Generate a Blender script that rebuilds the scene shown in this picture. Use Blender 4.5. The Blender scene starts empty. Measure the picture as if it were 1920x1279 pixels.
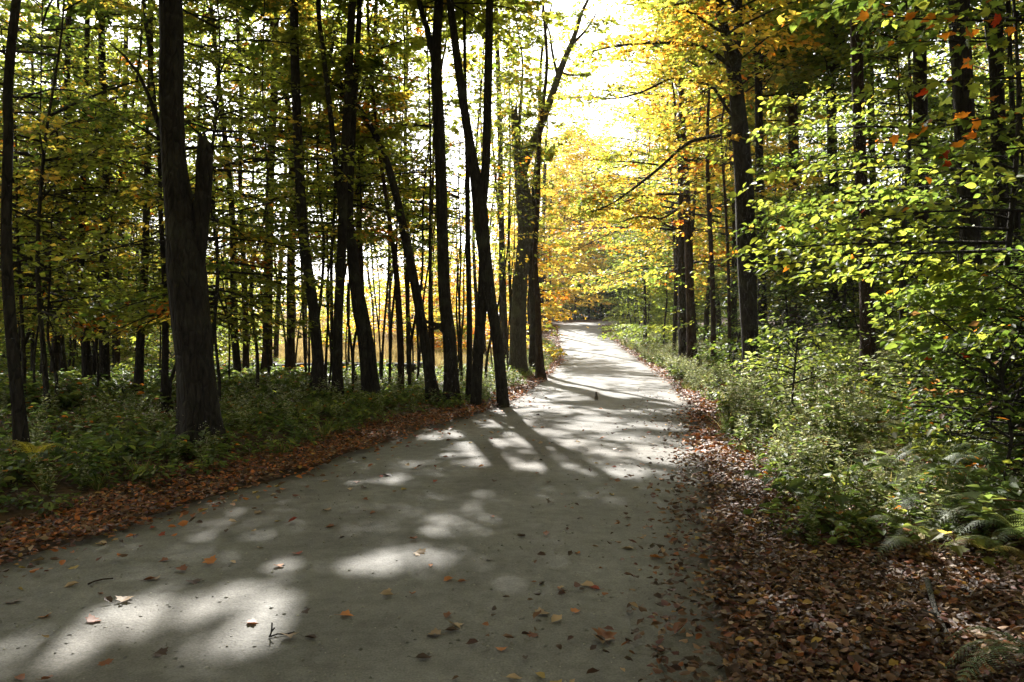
import bpy, math, numpy as np
from mathutils import Vector

SC = bpy.context.scene
COL = SC.collection
PI = math.pi
F = 1493.0           # focal length in photograph pixels (1920 wide, 28 mm lens)
HZ = 605.0           # horizon line of the photograph
CAMH = 1.6
SUN_AZ = math.radians(-10.0)
SUN_EL = math.radians(36.0)
SUN = np.array([math.sin(SUN_AZ)*math.cos(SUN_EL), math.cos(SUN_AZ)*math.cos(SUN_EL), math.sin(SUN_EL)])

# ------------------------------------------------------------------ noise
def _h(ix, iy, seed):
    n = (ix.astype(np.int64)*374761393 + iy.astype(np.int64)*668265263 + seed*1442695041) & 0xffffffff
    n = ((n ^ (n >> 13))*1274126177) & 0xffffffff
    n = n ^ (n >> 16)
    return (n & 0xffffff)/float(0x1000000)
def vnoise(x, y, seed=0):
    x = np.asarray(x, float); y = np.asarray(y, float)
    ix = np.floor(x).astype(np.int64); iy = np.floor(y).astype(np.int64)
    fx = x-ix; fy = y-iy
    fx = fx*fx*(3-2*fx); fy = fy*fy*(3-2*fy)
    a = _h(ix, iy, seed); b = _h(ix+1, iy, seed); c = _h(ix, iy+1, seed); d = _h(ix+1, iy+1, seed)
    return (a*(1-fx)+b*fx)*(1-fy)+(c*(1-fx)+d*fx)*fy
def fbm(x, y, seed=0, o=3):
    s = 0; a = .5; t = 0
    for k in range(o):
        s = s+a*vnoise(np.asarray(x)*2**k, np.asarray(y)*2**k, seed+k*17); t += a; a *= .5
    return s/t
def sstep(a, b, x):
    t = np.clip((np.asarray(x, float)-a)/(b-a), 0, 1); return t*t*(3-2*t)

# ------------------------------------------------------------------ road plan and terrain
ROAD = [  # y, left x, right x  (metres; the camera stands at 0,0)
    (-14, -9.6, -3.6), (-6, -6.4, -1.5), (0, -4.7, .15), (3.5, -3.85, .95), (5.25, -3.36, 1.36), (9, -2.2, 2.2), (13, -1.3, 3.05),
    (17, -.2, 3.85), (25, .85, 5.0), (38, 2.35, 6.3), (55, 3.3, 7.5), (72, 4.1, 8.4), (85, 4.9, 9.6)]
_cl = [((a+b)/2, y, (b-a)/2) for y, a, b in ROAD] + [(9.2, 92, 2.3), (13.2, 98, 2.3), (20, 102, 2.3), (32, 105, 2.3), (60, 108, 2.3)]
_cl = np.array(_cl)
_d = np.r_[0, np.cumsum(np.hypot(np.diff(_cl[:, 0]), np.diff(_cl[:, 1])))]
_s = np.arange(0, _d[-1], .4)
CL = np.stack([np.interp(_s, _d, _cl[:, k]) for k in range(3)], 1)
for _ in range(6):
    CL[1:-1] = .25*CL[:-2]+.5*CL[1:-1]+.25*CL[2:]
_t = np.gradient(CL[:, :2], axis=0); _t /= np.linalg.norm(_t, axis=1)[:, None]
CN = np.stack([_t[:, 1], -_t[:, 0]], 1)          # normal to the right
def road_off(x, y):
    """signed distance outside the road's right / left edge: returns (side, metres beyond the edge; negative on the road)"""
    x = np.atleast_1d(np.asarray(x, float)); y = np.atleast_1d(np.asarray(y, float))
    side = np.empty(len(x)); off = np.empty(len(x))
    for i in range(0, len(x), 20000):
        dx = x[i:i+20000, None]-CL[None, :, 0]; dy = y[i:i+20000, None]-CL[None, :, 1]
        j = np.argmin(dx*dx+dy*dy, 1); r = np.arange(len(j))
        s = dx[r, j]*CN[j, 0]+dy[r, j]*CN[j, 1]
        dist = np.hypot(dx[r, j], dy[r, j])
        side[i:i+20000] = np.sign(s); off[i:i+20000] = dist-CL[j, 2]
    return side, off
_zy = np.array([-40, 5, 10, 17, 25, 38, 55, 72, 85, 100, 140, 220, 400])
_zv = np.array([0, 0, 0, -.16, -.3, -.31, -.05, .62, 1.35, 1.8, 2.4, 3.2, 4.0])
_ty = np.arange(-60, 420, .5); _tz = np.interp(_ty, _zy, _zv)
_k = np.hanning(17); _k /= _k.sum(); _tz = np.convolve(np.pad(_tz, 8, mode='edge'), _k, 'valid')
def zroad(y): return np.interp(y, _ty, _tz)
def ground_z(x, y):
    x = np.atleast_1d(np.asarray(x, float)); y = np.atleast_1d(np.asarray(y, float))
    s, o = road_off(x, y)
    z = zroad(y)
    oo = np.maximum(o, 0)
    right = .65*sstep(.7, 4.5, oo)+.02*np.maximum(oo-4, 0)
    left = .06*sstep(.4, 2.5, oo)+.006*np.maximum(oo-5, 0)
    z = z+np.where(s > 0, right, left)
    rough = sstep(0, 1.2, o)
    z = z+rough*((fbm(x*.5, y*.5, 3)-.5)*.16+(fbm(x*2.1, y*2.1, 9)-.5)*.05)
    return z
def gz(x, y): return float(ground_z([x], [y])[0])
def gp(px, py):
    """ground point seen at a place of the photograph"""
    d = 15.0
    for _ in range(30):
        x = (px-960)/F*d
        z = gz(x, d)
        dn = F*(CAMH-z)/max(py-HZ, 2.0)
        d = .5*d+.5*min(max(dn, 1.5), 120)
    return (px-960)/F*d, d
def P(px, py, d): return np.array([(px-960)/F*d, d, CAMH+(HZ-py)/F*d])

# ------------------------------------------------------------------ sunlit gaps in the canopy (plan positions on the ground)
GAPS = []   # cx, cy, ax, ay, rot, zmin, breakup
def gap_px(px, py, rx, ry, zmin=.6, brk=.25, rot=0.0):
    x, y = gp(px, py); _, ya = gp(px, py-ry); _, yb = gp(px, py+ry)
    GAPS.append((x, y, rx*y/F, max((ya-yb)/2, .12), rot, zmin, brk))
def gap_at(p, ax, ay, zmin, brk=.3):
    """gap that lets the sun reach a point p in the air (its shadow on the ground decides which leaves open)"""
    k = p[2]/SUN[2]
    GAPS.append((p[0]-SUN[0]*k, p[1]-SUN[1]*k, ax, ay, 0.0, zmin, brk))

# bright pools on the near road
for a in [(440, 1135, 115, 26), (330, 1158, 120, 18), (210, 1190, 120, 24), (90, 1235, 120, 28), (490, 1200, 55, 50), (20, 1285, 120, 24),
          (520, 1160, 40, 24), (750, 1066, 110, 22), (560, 1072, 38, 12), (975, 1100, 40, 8), (420, 1245, 70, 14)]:
    gap_px(a[0], a[1], a[2]*1.2, a[3]*1.3, zmin=2.0, brk=.0)
# broken bars across the middle distance
for a in [(950, 792, 50, 9), (1000, 815, 55, 8), (900, 838, 75, 9), (1010, 845, 60, 7), (1110, 800, 60, 7), (1190, 770, 60, 7), (1090, 770, 70, 7),
          (1240, 800, 50, 7), (1260, 850, 55, 10), (1160, 850, 50, 6), (1290, 825, 30, 9), (1040, 765, 50, 6), (1180, 890, 60, 6), (690, 905, 60, 5),
          (1140, 742, 110, 8), (1245, 740, 30, 7), (930, 870, 60, 5), (830, 812, 45, 6), (1080, 725, 60, 7), (1060, 830, 50, 6), (1180, 820, 60, 6), (1120, 785, 50, 5), (860, 855, 50, 5), (1000, 880, 70, 5), (960, 770, 40, 6)]:
    gap_px(a[0], a[1], a[2]*1.3, a[3]*1.45, zmin=1.2, brk=.2)
for a in [(1140, 713, 90, 9), (1230, 715, 30, 7), (1120, 664, 60, 6), (1110, 648, 60, 9), (1085, 632, 45, 7), (1090, 618, 45, 5), (1160, 660, 30, 9)]:
    gap_px(a[0], a[1], a[2]*1.3, a[3]*1.4, zmin=1.0, brk=.1)
# roadside plants, leaf verge
for a in [(1010, 690, 35, 20), (985, 745, 40, 14), (930, 690, 60, 25), (760, 700, 70, 20), (550, 712, 50, 16), (450, 690, 50, 26),
          (1230, 690, 40, 16), (1290, 760, 30, 25), (1330, 690, 70, 22), (1400, 760, 90, 40), (1500, 800, 120, 45), (1440, 850, 70, 40),
          (1620, 840, 120, 50), (1700, 830, 90, 40), (1560, 730, 100, 35), (1680, 930, 50, 25), (1450, 790, 100, 45), (1600, 835, 120, 45), (1690, 800, 80, 40), (1400, 720, 70, 28), (1540, 760, 90, 40), (1330, 850, 40, 35), (1210, 650, 50, 16), (180, 735, 120, 14), ]:
    gap_px(a[0], a[1], a[2]*1.35, a[3]*1.35, zmin=1.5, brk=.18)

# saplings on the right whose sprays catch the sun: px, distance, height, stem radius, branches (py of the fork, heading, rise, length, droop)
SPRAY_GEO = [
 (1900, 7.6, 5.0, .04, [(330, -92, 6, 2.3, .10), (372, -84, 4, 2.0, .10), (430, -96, 2, 2.2, .06), (455, -88, 2, 2.5, .07), (470, -80, 0, 2.2, .05), (500, -72, 0, 1.8, .05), (540, -60, 0, 1.0, .1)]),
 (1700, 11.5, 6.5, .05, [(200, -92, 8, 1.9, .08), (240, -85, 6, 2.0, .1), (300, -95, 4, 1.9, .1), (380, -90, 2, 2.0, .06), (410, -82, 0, 2.1, .05), (440, -96, 0, 1.7, .05)]),
 (2010, 5.4, 6.0, .05, [(90, -88, 8, 1.15, .08), (150, -95, 2, 1.25, .08), (40, -80, 10, 1.3, .1), (210, -90, 0, .95, .1), (270, -84, 0, .8, .1), (10, -92, 14, 1.2, .1), (-60, -90, 14, 1.3, .1)]),
 (1945, 7.0, 2.4, .02, [(560, -85, 5, 1.0, .08), (600, -95, 3, 1.2, .08), (640, -80, 0, 1.0, .06), (520, -90, 8, .9, .08)])]
for px, d, H, r, rows in SPRAY_GEO[:2]:
    for py, az, el, L, dp in rows:
        p0 = P(px, py, d); a_, e_ = math.radians(az), math.radians(el)
        for f in (.35, .7, 1.0):
            q = p0+L*f*np.array([math.sin(a_)*math.cos(e_), math.cos(a_)*math.cos(e_), math.sin(e_)])-np.array([0, 0, dp*L*f*f])
            gap_at(q, .45, .45, q[2]+.4, .3)

n0 = len(GAPS)
for a in [(1885, 1250, 85, 50)]: gap_px(*a, zmin=.75, brk=0)
FERN_GAPS = GAPS[n0:]
RJ = np.random.default_rng(3).random(4096)
def open_to_sun(p, gaps=None):
    """True where a leaf may stay"""
    k = p[:, 2]/SUN[2]
    gx = p[:, 0]-SUN[0]*k; gy = p[:, 1]-SUN[1]*k
    keep = np.ones(len(p), bool)
    zz = p[:, 2]
    n = vnoise(gx*2.3, gy*2.3, 71)
    n2 = vnoise(gx*5.1, gy*2.6, 91)
    for cx, cy, ax, ay, rot, zmin, brk in (GAPS if gaps is None else gaps):
        pad = .07; ax += pad; ay += pad      # leaves have a size of their own
        m = (np.abs(gx-cx) < max(ax, ay)*1.5) & (np.abs(gy-cy) < max(ax, ay)*1.5) & (zz > zmin)
        if not m.any(): continue
        dx = (gx[m]-cx)/ax; dy = (gy[m]-cy)/ay
        r = np.hypot(dx, dy)
        lim = 1.0+(n[m]-.5)*(.9 if brk > 0 else .35)
        cut = (r < lim*(.62+.55*RJ[(np.where(m)[0]*7919) % 4096])) & ((n2[m] > brk*.75))
        idx = np.where(m)[0]
        keep[idx[cut]] = False
    return keep

# ------------------------------------------------------------------ materials
def nmat(name):
    m = bpy.data.materials.new(name); m.use_nodes = True
    nt = m.node_tree
    for n in list(nt.nodes): nt.nodes.remove(n)
    return m, nt, nt.nodes.new('ShaderNodeOutputMaterial')
def nd(nt, t, **kw):
    n = nt.nodes.new(t)
    for k, v in kw.items():
        if k.startswith('in_'):
            key = k[3:]
            key = int(key) if key.isdigit() else key.replace('_', ' ')
            n.inputs[key].default_value = v
        else: setattr(n, k, v)
    return n
def ramp(nt, stops):
    r = nt.nodes.new('ShaderNodeValToRGB'); e = r.color_ramp.elements
    while len(e) < len(stops): e.new(.5)
    for k, (p, c) in enumerate(stops): e[k].position = p; e[k].color = (*c, 1)
    return r
def leaf_material(name, trans, rough=.45, spec=.4, tint=(2.1, 2.02, 1.2)):
    m, nt, out = nmat(name); L = nt.links.new
    at = nd(nt, 'ShaderNodeAttribute', attribute_name='col')
    geo = nd(nt, 'ShaderNodeNewGeometry')
    no = nd(nt, 'ShaderNodeTexNoise', in_Scale=9.0, in_Detail=2.0)
    L(geo.outputs['Position'], no.inputs['Vector'])
    mr = nd(nt, 'ShaderNodeMapRange', in_1=.3, in_2=.7, in_3=.75, in_4=1.25); L(no.outputs[0], mr.inputs[0])
    mul = nd(nt, 'ShaderNodeVectorMath', operation='SCALE'); L(at.outputs['Color'], mul.inputs[0]); L(mr.outputs[0], mul.inputs['Scale'])
    p = nd(nt, 'ShaderNodeBsdfPrincipled', in_Roughness=rough); p.inputs['Specular IOR Level'].default_value = spec
    L(mul.outputs[0], p.inputs['Base Color'])
    if trans > 0:
        tc = nd(nt, 'ShaderNodeVectorMath', operation='MULTIPLY'); tc.inputs[1].default_value = tint
        L(mul.outputs[0], tc.inputs[0])
        tr = nd(nt, 'ShaderNodeBsdfTranslucent'); L(tc.outputs[0], tr.inputs[0])
        mx = nd(nt, 'ShaderNodeMixShader', in_0=trans); L(p.outputs[0], mx.inputs[1]); L(tr.outputs[0], mx.inputs[2])
        L(mx.outputs[0], out.inputs[0])
    else: L(p.outputs[0], out.inputs[0])
    return m
def bark_material(name, c1, c2, c3, sc=1.0):
    m, nt, out = nmat(name); L = nt.links.new
    tc = nd(nt, 'ShaderNodeTexCoord')
    mp = nd(nt, 'ShaderNodeMapping'); mp.inputs['Scale'].default_value = (sc, sc, sc*.26)
    L(tc.outputs['Object'], mp.inputs[0])
    n1 = nd(nt, 'ShaderNodeTexNoise', in_Scale=22.0, in_Detail=6.0, in_Roughness=.65, in_Distortion=.6); L(mp.outputs[0], n1.inputs['Vector'])
    v = nd(nt, 'ShaderNodeTexVoronoi', feature='DISTANCE_TO_EDGE', in_Scale=17.0); L(mp.outputs[0], v.inputs['Vector'])
    n2 = nd(nt, 'ShaderNodeTexNoise', in_Scale=2.2, in_Detail=4.0); L(tc.outputs['Object'], n2.inputs['Vector'])
    r = ramp(nt, [(.3, c1), (.55, c2), (.75, c3)]); L(n1.outputs[0], r.inputs[0])
    moss = ramp(nt, [(.52, (0, 0, 0)), (.7, (1, 1, 1))]); L(n2.outputs[0], moss.inputs[0])
    mx = nd(nt, 'ShaderNodeMix', data_type='RGBA'); mx.inputs[7].default_value = (c3[0]*1.1, c3[1]*1.25, c3[2]*1.0, 1)
    mf = nd(nt, 'ShaderNodeMath', operation='MULTIPLY', in_1=.6); L(moss.outputs[0], mf.inputs[0]); L(mf.outputs[0], mx.inputs[0]); L(r.outputs[0], mx.inputs[6])
    p = nd(nt, 'ShaderNodeBsdfPrincipled', in_Roughness=.9); p.inputs['Specular IOR Level'].default_value = .2
    L(mx.outputs[2], p.inputs['Base Color'])
    sv = nd(nt, 'ShaderNodeMapRange', in_1=0.0, in_2=.14); L(v.outputs[0], sv.inputs[0])
    ad = nd(nt, 'ShaderNodeMath', operation='MULTIPLY_ADD', in_1=.6); L(sv.outputs[0], ad.inputs[0]); L(n1.outputs[0], ad.inputs[2])
    b = nd(nt, 'ShaderNodeBump', in_Strength=1.0, in_Distance=.05); L(ad.outputs[0], b.inputs['Height']); L(b.outputs[0], p.inputs['Normal'])
    L(p.outputs[0], out.inputs[0]); return m

M_LEAF = leaf_material('leaf', .6, .5, .25)
M_PLANT = leaf_material('plant_leaf', .5, .5, .3, (1.85, 1.8, 1.4))
M_LITTER = leaf_material('dry_leaf', .12, .6, .3)
M_BARK = bark_material('bark_grey_brown', (.016, .013, .01), (.042, .035, .028), (.075, .066, .053))
M_BARKR = bark_material('bark_reddish', (.025, .015, .01), (.065, .04, .028), (.1, .07, .05), 1.4)
M_BARKG = bark_material('bark_pale_grey', (.05, .045, .04), (.12, .11, .095), (.2, .19, .165), 1.2)
M_BARKD = bark_material('bark_dark', (.012, .01, .008), (.032, .026, .021), (.06, .05, .042), .8)

def road_material():
    m, nt, out = nmat('packed_gravel'); L = nt.links.new
    geo = nd(nt, 'ShaderNodeNewGeometry')
    at = nd(nt, 'ShaderNodeAttribute', attribute_name='track')
    big = nd(nt, 'ShaderNodeTexNoise', in_Scale=.55, in_Detail=5.0, in_Roughness=.6); L(geo.outputs['Position'], big.inputs['Vector'])
    mid = nd(nt, 'ShaderNodeTexNoise', in_Scale=7.0, in_Detail=6.0, in_Roughness=.7); L(geo.outputs['Position'], mid.inputs['Vector'])
    fin = nd(nt, 'ShaderNodeTexNoise', in_Scale=95.0, in_Detail=3.0); L(geo.outputs['Position'], fin.inputs['Vector'])
    peb = nd(nt, 'ShaderNodeTexVoronoi', in_Scale=55.0); L(geo.outputs['Position'], peb.inputs['Vector'])
    c1 = ramp(nt, [(.3, (.132, .13, .124)), (.7, (.232, .229, .219))]); L(big.outputs[0], c1.inputs[0])
    c2 = ramp(nt, [(.25, (.62, .6, .56)), (.75, (1.22, 1.2, 1.17))]); L(mid.outputs[0], c2.inputs[0])
    c3 = ramp(nt, [(.3, (.72, .72, .72)), (.7, (1.2, 1.2, 1.2))]); L(fin.outputs[0], c3.inputs[0])
    a = nd(nt, 'ShaderNodeMix', data_type='RGBA', blend_type='MULTIPLY'); a.inputs[0].default_value = 1; L(c1.outputs[0], a.inputs[6]); L(c2.outputs[0], a.inputs[7])
    b = nd(nt, 'ShaderNodeMix', data_type='RGBA', blend_type='MULTIPLY'); b.inputs[0].default_value = 1; L(a.outputs[2], b.inputs[6]); L(c3.outputs[0], b.inputs[7])
    t = nd(nt, 'ShaderNodeMix', data_type='RGBA'); L(at.outputs['Fac'], t.inputs[0]); L(b.outputs[2], t.inputs[6])
    dirt = nd(nt, 'ShaderNodeMix', data_type='RGBA', blend_type='MULTIPLY'); dirt.inputs[0].default_value = 1; L(b.outputs[2], dirt.inputs[6]); dirt.inputs[7].default_value = (.5, .42, .33, 1)
    L(dirt.outputs[2], t.inputs[7])
    p = nd(nt, 'ShaderNodeBsdfPrincipled', in_Roughness=.85); p.inputs['Specular IOR Level'].default_value = .3
    L(t.outputs[2], p.inputs['Base Color'])
    h = nd(nt, 'ShaderNodeMath', operation='MULTIPLY_ADD', in_1=.35); L(fin.outputs[0], h.inputs[0]); L(mid.outputs[0], h.inputs[2])
    h2 = nd(nt, 'ShaderNodeMath', operation='MULTIPLY_ADD', in_1=-.25); L(peb.outputs[0], h2.inputs[0]); L(h.outputs[0], h2.inputs[2])
    bp = nd(nt, 'ShaderNodeBump', in_Strength=.55, in_Distance=.02); L(h2.outputs[0], bp.inputs['Height']); L(bp.outputs[0], p.inputs['Normal'])
    L(p.outputs[0], out.inputs[0]); return m
def soil_material(name, a, b, c, s=1.0):
    m, nt, out = nmat(name); L = nt.links.new
    geo = nd(nt, 'ShaderNodeNewGeometry')
    n1 = nd(nt, 'ShaderNodeTexNoise', in_Scale=1.3*s, in_Detail=5.0, in_Roughness=.65); L(geo.outputs['Position'], n1.inputs['Vector'])
    v = nd(nt, 'ShaderNodeTexVoronoi', in_Scale=13.0*s); L(geo.outputs['Position'], v.inputs['Vector'])
    r = ramp(nt, [(.3, a), (.55, b), (.8, c)]); 
    mxv = nd(nt, 'ShaderNodeMix', data_type='RGBA'); mxv.inputs[0].default_value = .45
    L(n1.outputs['Color'], mxv.inputs[6]); L(v.outputs['Color'], mxv.inputs[7])
    bw = nd(nt, 'ShaderNodeRGBToBW'); L(mxv.outputs[2], bw.inputs[0]); L(bw.outputs[0], r.inputs[0])
    p = nd(nt, 'ShaderNodeBsdfPrincipled', in_Roughness=.9); p.inputs['Specular IOR Level'].default_value = .2
    L(r.outputs[0], p.inputs['Base Color'])
    bp = nd(nt, 'ShaderNodeBump', in_Strength=.7, in_Distance=.04); L(bw.outputs[0], bp.inputs['Height']); L(bp.outputs[0], p.inputs['Normal'])
    L(p.outputs[0], out.inputs[0]); return m
M_ROAD = road_material()
M_SOIL = soil_material('forest_soil', (.03, .018, .01), (.075, .042, .022), (.14, .08, .045))
M_FIELD = soil_material('dry_meadow', (.24, .19, .13), (.36, .29, .2), (.44, .37, .27), .5)
M_STONE = soil_material('field_stone', (.04, .04, .037), (.1, .1, .09), (.19, .18, .165), 3)

# ------------------------------------------------------------------ mesh collector
class MB:
    def __init__(s): s.v = []; s.l = []; s.t = []; s.m = []; s.c = []; s.n = 0
    def add(s, v, faces, mat=0, col=(1, 1, 1)):
        """v (N,3); faces int array (M,k)"""
        v = np.asarray(v, float)
        if len(v) == 0: return
        faces = np.asarray(faces, np.int64)
        s.v.append(v); s.l.append((faces+s.n).ravel()); s.t.append(np.full(len(faces), faces.shape[1])); s.m.append(np.full(len(faces), mat))
        c = np.asarray(col, float)
        s.c.append(np.broadcast_to(c, (len(v), 3)) if c.ndim == 1 else c)
        s.n += len(v)
    def build(s, name, mats, parent=None, origin=(0, 0, 0), smooth=False):
        me = bpy.data.meshes.new(name)
        if s.n:
            v = np.concatenate(s.v)-np.asarray(origin, float); l = np.concatenate(s.l); t = np.concatenate(s.t); mi = np.concatenate(s.m); c = np.concatenate(s.c)
            me.vertices.add(len(v)); me.vertices.foreach_set('co', v.astype(np.float32).ravel())
            me.loops.add(len(l)); me.loops.foreach_set('vertex_index', l.astype(np.int32))
            me.polygons.add(len(t)); me.polygons.foreach_set('loop_start', np.r_[0, np.cumsum(t)[:-1]].astype(np.int32))
            me.polygons.foreach_set('loop_total', t.astype(np.int32))
            me.polygons.foreach_set('material_index', mi.astype(np.int32))
            if smooth: me.polygons.foreach_set('use_smooth', np.ones(len(t), bool))
            a = me.attributes.new('col', 'FLOAT_COLOR', 'POINT')
            a.data.foreach_set('color', np.c_[c, np.ones(len(c))].astype(np.float32).ravel())
            me.update(calc_edges=True)
        for m in mats: me.materials.append(m)
        o = bpy.data.objects.new(name, me); COL.objects.link(o)
        if parent is not None: o.parent = parent
        else: o.location = origin
        return o
def tag(o, label=None, cat=None, group=None, kind=None):
    if label: o['label'] = label
    if cat: o['category'] = cat
    if group: o['group'] = group
    if kind: o['kind'] = kind
    return o
def empty(name, loc, label, cat, group=None):
    o = bpy.data.objects.new(name, None); o.empty_display_size = .2; COL.objects.link(o); o.location = loc
    return tag(o, label, cat, group)
def copy_tree(o, parent=None):
    c = o.copy(); COL.objects.link(c)
    if parent is not None: c.parent = parent
    for ch in o.children: copy_tree(ch, c)
    return c

# ------------------------------------------------------------------ leaves and tubes
def unit(a): return a/np.maximum(np.linalg.norm(a, axis=-1, keepdims=True), 1e-9)
LEAF4 = (np.array([[0, 0, 0], [.3, .45, .1], [0, 1, 0], [-.3, .45, .1]]), [np.array([[0, 1, 2], [0, 2, 3]])])
_o = [(0, 0), (.2, .14), (.31, .4), (.26, .66), (.1, .9), (0, 1.02), (-.1, .9), (-.26, .66), (-.31, .4), (-.2, .14)]
OVAL = (np.array([[x, y, abs(x)*.45-.12*y*y] for x, y in _o]), [np.array([[0, 1, 2, 3, 4, 5], [0, 5, 6, 7, 8, 9]])])
_m = [(0, 0), (.16, .06), (.42, .1), (.36, .26), (.62, .5), (.4, .56), (.36, .68), (.2, .62), (.14, .8), (0, 1.05)]
_mv = _m+[(-x, y) for x, y in _m[:0:-1] if x > 0]
MAPLE = (np.array([[x, y, abs(x)*.3-.15*y*y] for x, y in _mv]), [np.array([[0, k, k+1] for k in range(1, len(_mv)-1)])])
CURL = (np.array([[0, 0, .0], [.22, .2, .16], [.3, .55, .22], [.1, .85, .1], [0, 1, .18], [-.12, .82, .12], [-.3, .5, .2], [-.2, .2, .12], [0, .5, 0]]),
        [np.array([[0, 1, 8], [1, 2, 8], [2, 3, 8], [3, 4, 8], [4, 5, 8], [5, 6, 8], [6, 7, 8], [7, 0, 8]])])
LANCE = (np.array([[0, 0, 0], [.11, .4, .05], [0, 1, -.12], [-.11, .4, .05]]), [np.array([[0, 1, 2], [0, 2, 3]])])
BLADE = (np.array([[-.025, 0, 0], [.025, 0, 0], [.02, .5, .0], [-.02, .5, 0], [0, 1, -.12]]), [np.array([[0, 1, 2, 3]]), np.array([[3, 2, 4]])])

def put_leaves(mb, pos, dr, nr, size, col, shape, mat=0):
    n = len(pos)
    if n == 0: return
    tv, fs = shape; K = len(tv)
    y = unit(dr); x = unit(np.cross(y, nr)); z = np.cross(x, y)
    size = np.broadcast_to(np.asarray(size, float), (n,))
    v = pos[:, None, :]+size[:, None, None]*(tv[None, :, 0:1]*x[:, None, :]+tv[None, :, 1:2]*y[:, None, :]+tv[None, :, 2:3]*z[:, None, :])
    c = np.repeat(np.asarray(col, float), K, 0) if np.ndim(col) == 2 else col
    base = np.arange(n)*K
    first = True
    for f in fs:
        ff = (base[:, None, None]+f[None]).reshape(-1, f.shape[1])
        if first: mb.add(v.reshape(-1, 3), ff, mat, c); start = mb.n-n*K; first = False
        else:
            mb.l.append((ff+start).ravel()); mb.t.append(np.full(len(ff), f.shape[1])); mb.m.append(np.full(len(ff), mat))
def tubes(mb, pts, rad, sides=4, mat=0, col=(1, 1, 1)):
    """pts (B,M,3), rad (B,M)"""
    pts = np.asarray(pts, float); rad = np.asarray(rad, float)
    B, M, _ = pts.shape
    if B == 0: return
    t = unit(np.gradient(pts, axis=1))
    ref = np.where(np.abs(t[..., 2:3]) > .9, np.array([1., 0, 0]), np.array([0, 0, 1.]))
    a = unit(np.cross(t, ref)); b = np.cross(t, a)
    ang = np.arange(sides)*2*PI/sides
    v = pts[:, :, None, :]+rad[:, :, None, None]*(np.cos(ang)[None, None, :, None]*a[:, :, None, :]+np.sin(ang)[None, None, :, None]*b[:, :, None, :])
    i = np.arange(M-1)[:, None]; j = np.arange(sides)[None, :]
    q = np.stack([i*sides+j, i*sides+(j+1) % sides, (i+1)*sides+(j+1) % sides, (i+1)*sides+j], -1).reshape(-1, 4)
    f = (np.arange(B)[:, None, None]*M*sides+q[None]).reshape(-1, 4)
    mb.add(v.reshape(-1, 3), f, mat, col)
def catmull(p, n):
    p = np.asarray(p, float); q = np.vstack([2*p[0]-p[1], p, 2*p[-1]-p[-2]])
    t = np.linspace(0, len(p)-1, n); i = np.minimum(t.astype(int), len(p)-2); u = (t-i)[:, None]
    a, b, c, d = q[i], q[i+1], q[i+2], q[i+3]
    return .5*(2*b+(c-a)*u+(2*a-5*b+4*c-d)*u*u+(3*b-a-3*c+d)*u**3)
def trunk_mesh(mb, path, sides=12, seed=0, flare=.0, lump=.07, mat=0, step=.22, cap=True, jag=0):
    """path rows x,y,z,r : a tapered, slightly uneven stem"""
    path = np.asarray(path, float)
    n = max(4, int(np.sum(np.linalg.norm(np.diff(path[:, :3], axis=0), axis=1))/step))
    q = catmull(path, n); c = q[:, :3]; r = np.maximum(q[:, 3], .004)
    t = unit(np.gradient(c, axis=0))
    a = unit(np.cross(t, np.array([0, 1., 0.05]))); b = np.cross(t, a)
    ang = np.arange(sides)*2*PI/sides
    s = np.r_[0, np.cumsum(np.linalg.norm(np.diff(c, axis=0), axis=1))]
    A, S = np.meshgrid(ang, s)
    nz = 1+lump*2*(fbm(np.cos(A)*1.3+S*.5+seed*7.3, np.sin(A)*1.3+S*.35, seed)-.5)
    rib = 1+.035*np.sin(A*5+seed+S*.4)
    fl = 1+flare*np.exp(-S/.34)*(1+.6*np.sin(A*4+seed*1.7))
    R = r[:, None]*nz*rib*fl
    if sides >= 14:
        ph = S*.22+seed
        R = R*(1+.16*(fbm(np.cos(A)*6+ph, np.sin(A)*6+S*.3, seed+5)-.5))
    v = c[:, None, :]+R[..., None]*(np.cos(A)[..., None]*a[:, None, :]+np.sin(A)[..., None]*b[:, None, :])
    if jag: v[-1, :, 2] += np.random.default_rng(seed).uniform(-.02, jag, sides)
    i = np.arange(n-1)[:, None]; j = np.arange(sides)[None, :]
    f = np.stack([i*sides+j, i*sides+(j+1) % sides, (i+1)*sides+(j+1) % sides, (i+1)*sides+j], -1).reshape(-1, 4)
    mb.add(v.reshape(-1, 3), f, mat)
    if cap:
        top = np.vstack([v[-1], c[-1:]+t[-1:]*r[-1]*.3]); jj = np.arange(sides)
        mb.add(top, np.stack([jj, (jj+1) % sides, np.full(sides, sides)], -1), mat)
    return c, r

GREEN = (.09, .132, .03); DGREEN = (.045, .075, .02); OLIVE = (.15, .165, .036); YGREEN = (.2, .23, .045); YEL = (.45, .335, .07); GOLD = (.45, .27, .045)
ORANGE = (.42, .14, .018); RED = (.3, .035, .012); LGREEN = (.13, .175, .045)
def palette(rng, pal, n, groups=None, coh=.7):
    cs = np.array([p[0] for p in pal]); w = np.array([p[1] for p in pal], float); w /= w.sum()
    i = rng.choice(len(pal), n, p=w)
    if groups is not None:
        g = rng.choice(len(pal), groups.max()+1, p=w)
        i = np.where(rng.random(n) < coh, g[groups], i)
    return cs[i]*rng.uniform(.7, 1.3, (n, 1))*rng.uniform(.93, 1.07, (n, 3))

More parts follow.
